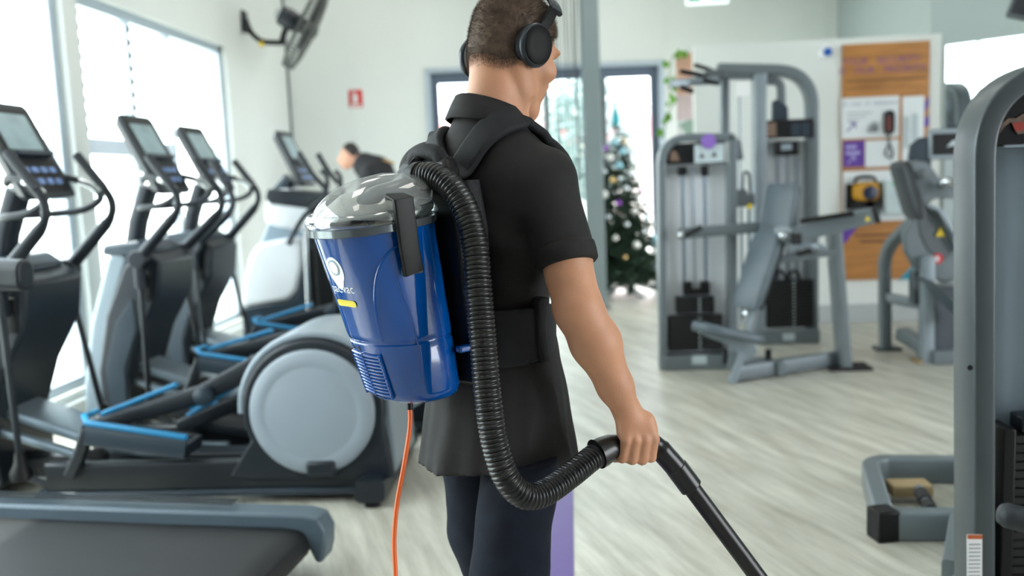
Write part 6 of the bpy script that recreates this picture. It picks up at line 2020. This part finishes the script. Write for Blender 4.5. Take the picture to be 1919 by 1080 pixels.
# waist belt
SB = SDF((-0.24, -0.22, 0.95), (0.24, 0.2, 1.15), 0.005)
torso(SB, 0.026)
Pb = SB.grid()
an_ = np.abs(np.arctan2(Pb[..., 0], -Pb[..., 1]))
hw = np.interp(an_, [0, 1.2, 1.75, 2.2, 3.2], [0.062, 0.060, 0.055, 0.024, 0.022])
SB.d = np.maximum(SB.d, (np.abs(Pb[..., 2] - 1.045 + 0.012 * np.cos(an_)) - hw).astype(np.float32))
belt = mesh_obj('waist_belt', SB.mesh('waist_belt', 2), M_HARN, vac)
S5 = SDF((0.10, -0.20, 0.96), (0.24, 0.10, 1.14), 0.005)
torso(S5, 0.034)
P5 = S5.grid()
a5 = np.arctan2(P5[..., 0], -P5[..., 1])
S5.d = np.maximum(S5.d, (np.abs(a5 - 1.42) - 0.10).astype(np.float32) * 0.15)
S5.d = np.maximum(S5.d, (np.abs(P5[..., 2] - 1.05) - 0.072).astype(np.float32))
mesh_obj('belt_loop', S5.mesh('belt_loop', 2), M_HARN, belt)
# swivel, ribbed hose, cuff and wand
hp_pts = [(-0.001, -0.256, 1.376), (0.033, -0.252, 1.391), (0.077, -0.248, 1.392), (0.126, -0.242, 1.368), (0.164, -0.237, 1.321), (0.188, -0.238, 1.253), (0.202, -0.245, 1.171), (0.218, -0.253, 1.068), (0.231, -0.258, 0.965), (0.245, -0.258, 0.872), (0.262, -0.245, 0.800), (0.274, -0.208, 0.758), (0.276, -0.153, 0.753), (0.271, -0.079, 0.768), (0.271, -0.014, 0.789), (0.277, 0.029, 0.803)]
MB().tube([tuple(Vector(hp_pts[0]) * 1.6 - Vector(hp_pts[1]) * 0.6), hp_pts[0], tuple(Vector(hp_pts[0]).lerp(Vector(hp_pts[1]), 0.8))], 0.027, 20).build('swivel', M_HOSE, vac)
c0, c1 = Vector(hp_pts[0]).lerp(Vector(hp_pts[1]), 0.5), Vector(hp_pts[1])
MB().tube([c0, c0.lerp(c1, 0.3), c1, c1.lerp(Vector(hp_pts[2]), 0.25)], 0.031, 24).build('swivel_ring', M_BLACK, vac, 0.002)
hs_ = resample(spline(hp_pts[1:], 12), 1300)
L_ = sum((b - a).length for a, b in zip(hs_, hs_[1:]))
pitch = 0.0088
rad = []
for i_ in range(len(hs_)):
    s_ = i_ / (len(hs_) - 1) * L_
    x_ = (s_ / pitch) % 1.0
    rad.append(0.0238 + 0.0032 * (max(0.0, math.sin(PI * x_)) ** 0.8))
MB().tube(hs_, 0.026, 20, True, rad).build('hose', M_HOSE, vac, angle=1.4)
wd = [(0.272, -0.002, 0.794), (0.279, 0.036, 0.802), (0.295, 0.086, 0.806), (0.312, 0.130, 0.797), (0.331, 0.157, 0.761), (0.349, 0.179, 0.725)]
cuff = [Vector(p) for p in wd]
MB().tube([cuff[0].lerp(cuff[1], 0.0), cuff[0].lerp(cuff[1], 0.35), cuff[1], cuff[1].lerp(cuff[2], 0.45)], 0.03, 24, True, [0.033, 0.032, 0.028, 0.022]).build('hose_cuff', M_HOSE, vac, angle=0.9)
gp_ = spline(wd[1:], 8)
MB().tube(gp_, 0.0205, 20, True, [0.021 if i_ < 20 else 0.024 for i_ in range(len(gp_))]).build('bent_grip', M_HOSE, vac, angle=1.0)
we = Vector((0.673, 0.523, 0.031))
w0 = Vector(wd[-1])
MB().tube([w0.lerp(we, -0.02), w0.lerp(we, 0.05)], 0.0255, 20).build('wand_collar', M_HOSE, vac, 0.002)
MB().tube([w0, we], 0.0195, 20).build('wand', mat('black_wand_tube', (30, 30, 30), 0.32, 0.2, 0.06, 8), vac)
MB().prism([(we.x - 0.14, 0.006), (we.x + 0.14, 0.006), (we.x + 0.14, 0.03), (we.x + 0.05, 0.055), (we.x - 0.05, 0.055), (we.x - 0.14, 0.03)], we.y - 0.04, we.y + 0.05).build('floor_head', M_BLACK, vac, 0.006)

# ---- orange power cord
cord_pts = [(-0.360, 1.888, 0.918), (-0.360, 1.871, 0.862), (-0.367, 1.822, 0.795), (-0.380, 1.793, 0.725), (-0.387, 1.773, 0.653), (-0.385, 1.755, 0.580), (-0.384, 1.729, 0.455), (-0.387, 1.675, 0.258)]
fl = Vector(cord_pts[-1])
cord_pts += [(fl.x - 0.01, fl.y - 0.03, 0.03), (fl.x - 0.06, fl.y - 0.12, 0.0062), (fl.x - 0.12, fl.y - 0.5, 0.0062), (fl.x + 0.05, fl.y - 1.1, 0.0062), (fl.x - 0.2, fl.y - 1.9, 0.0062)]
cd = thing('power_cord', 'orange power cord hanging from the bottom of the blue vacuum', 'cord', (fl.x, fl.y, 0))
part(cd, 'cable', MB().tube(spline(cord_pts, 8), 0.0048, 10), mat('orange_cable', (236, 104, 40), 0.45, 0, 0.05, 10))
part(cd, 'strain_relief', MB().cyl(cord_pts[0], Vector(cord_pts[0]).lerp(Vector(cord_pts[1]), 0.4), 0.008, 0.006), M_BLACK)

# ================================================================ SECOND PERSON, BENDING BEHIND THE TRAINERS
p2o = Vector((*(-1.877, 8.600, 1.304)[:2], 0.0))
S6 = SDF((-0.75, -0.30, 0.0), (0.45, 0.30, 1.85), 0.011)
hd = Vector((-2.087, 8.600, 1.656)) - p2o
nk = Vector((-1.973, 8.600, 1.586)) - p2o
ch = Vector((-1.841, 8.600, 1.480)) - p2o
wa = Vector((-1.641, 8.600, 1.370)) - p2o
pv = Vector((wa.x + 0.06, 0, 1.0))
def T(v, dy=0.0):
    return (v.x, dy, v.z)
S6.ell(T(hd), (0.085, 0.078, 0.11), 0.03)
S6.ell((hd.x - 0.04, 0, hd.z - 0.05), (0.06, 0.06, 0.08), 0.03)
S6.cone((hd.x - 0.09, 0, hd.z - 0.02), (hd.x - 0.115, 0, hd.z - 0.045), 0.018, 0.016, 0.015)
S6.cone(T(hd), T(nk), 0.06, 0.062, 0.04)
S6.cone(T(nk), T(ch), 0.07, 0.13, 0.05)
S6.cone(T(ch), T(pv), 0.14, 0.13, 0.06)
for s in (-1, 1):
    S6.chain([(ch.x - 0.03, s * 0.17, ch.z), (ch.x - 0.12, s * 0.2, ch.z - 0.28), (ch.x - 0.26, s * 0.16, ch.z - 0.45)], [0.06, 0.045, 0.032], 0.04)
    hb_ = np.array((ch.x - 0.28, s * 0.155, ch.z - 0.49))
    S6.ell(hb_, (0.035, 0.022, 0.045), 0.02)
    for k in range(4):
        S6.cone(hb_ + np.array((-0.025 + 0.016 * k, 0, -0.03)), hb_ + np.array((-0.035 + 0.018 * k, -s * 0.015, -0.085)), 0.011, 0.009, 0.006)
    S6.cone(hb_ + np.array((-0.02, 0, 0.0)), hb_ + np.array((-0.05, -s * 0.03, -0.03)), 0.013, 0.010, 0.008)
    S6.chain([(pv.x, s * 0.09, pv.z - 0.05), (pv.x - 0.03, s * 0.1, 0.52), (pv.x + 0.02, s * 0.1, 0.06)], [0.10, 0.065, 0.045], 0.05)
    S6.cone((pv.x + 0.03, s * 0.1, 0.05), (pv.x - 0.13, s * 0.1, 0.045), 0.045, 0.04, 0.02)
person2 = mesh_obj('person', S6.mesh('person', 2), skin_mat('skin_second', (196, 146, 122)))
person2.location = p2o
tag(person2, 'person in black T-shirt bending forward behind the white cross trainer', 'person')
S7 = SDF((-0.75, -0.34, 0.85), (0.45, 0.34, 1.85), 0.011)
S7.cone(T(nk.lerp(ch, 0.2)), T(ch), 0.118, 0.160, 0.06)
S7.cone(T(ch), T(pv), 0.158, 0.148, 0.06)
for s in (-1, 1):
    S7.cone((ch.x - 0.03, s * 0.17, ch.z), (ch.x - 0.10, s * 0.2, ch.z - 0.22), 0.075, 0.062, 0.05)
P7 = S7.grid()
S7.d = np.maximum(S7.d, (0.95 - P7[..., 2]).astype(np.float32))
tee = mesh_obj('t_shirt', S7.mesh('t_shirt', 2), mat('black_tee', (34, 34, 38), 0.85), person2)
MB().ball((ch.x + 0.14, -0.06, ch.z + 0.105), (0.07, 0.05, 0.012), 16, 8, Matrix.Rotation(0.38, 3, 'Y')).build('back_print', mat('tan_back_print', (176, 142, 96), 0.7, 0, 0.35, 40), tee)
S8 = SDF((-0.4, -0.3, 0.0), (0.45, 0.3, 1.2), 0.012)
S8.ell(T(pv), (0.15, 0.17, 0.15), 0.03)
for s in (-1, 1):
    S8.chain([(pv.x, s * 0.09, pv.z - 0.05), (pv.x - 0.03, s * 0.1, 0.52), (pv.x + 0.02, s * 0.1, 0.09)], [0.115, 0.08, 0.062], 0.05)
mesh_obj('trousers', S8.mesh('trousers', 2), mat('dark_gym_trousers', (44, 44, 50), 0.85), person2)
S9 = SDF((hd.x - 0.16, -0.14, hd.z - 0.1), (hd.x + 0.16, 0.14, hd.z + 0.16), 0.009)
S9.ell((hd.x + 0.012, 0, hd.z + 0.016), (0.092, 0.086, 0.112), 0.02)
P9 = S9.grid()
S9.d = np.maximum(S9.d, (-(P9[..., 2] - hd.z - 0.02) - 0.9 * (P9[..., 0] - hd.x - 0.01)).astype(np.float32) * 0.7)
mesh_obj('hair', S9.mesh('hair', 2), mat('black_brown_hair', (36, 30, 28), 0.6), person2)
for s in (-1, 1):
    MB().ball((hd.x - 0.075, s * 0.032, hd.z - 0.005), 0.011).build('eye', mat('eye_white', (226, 222, 216), 0.2), person2)
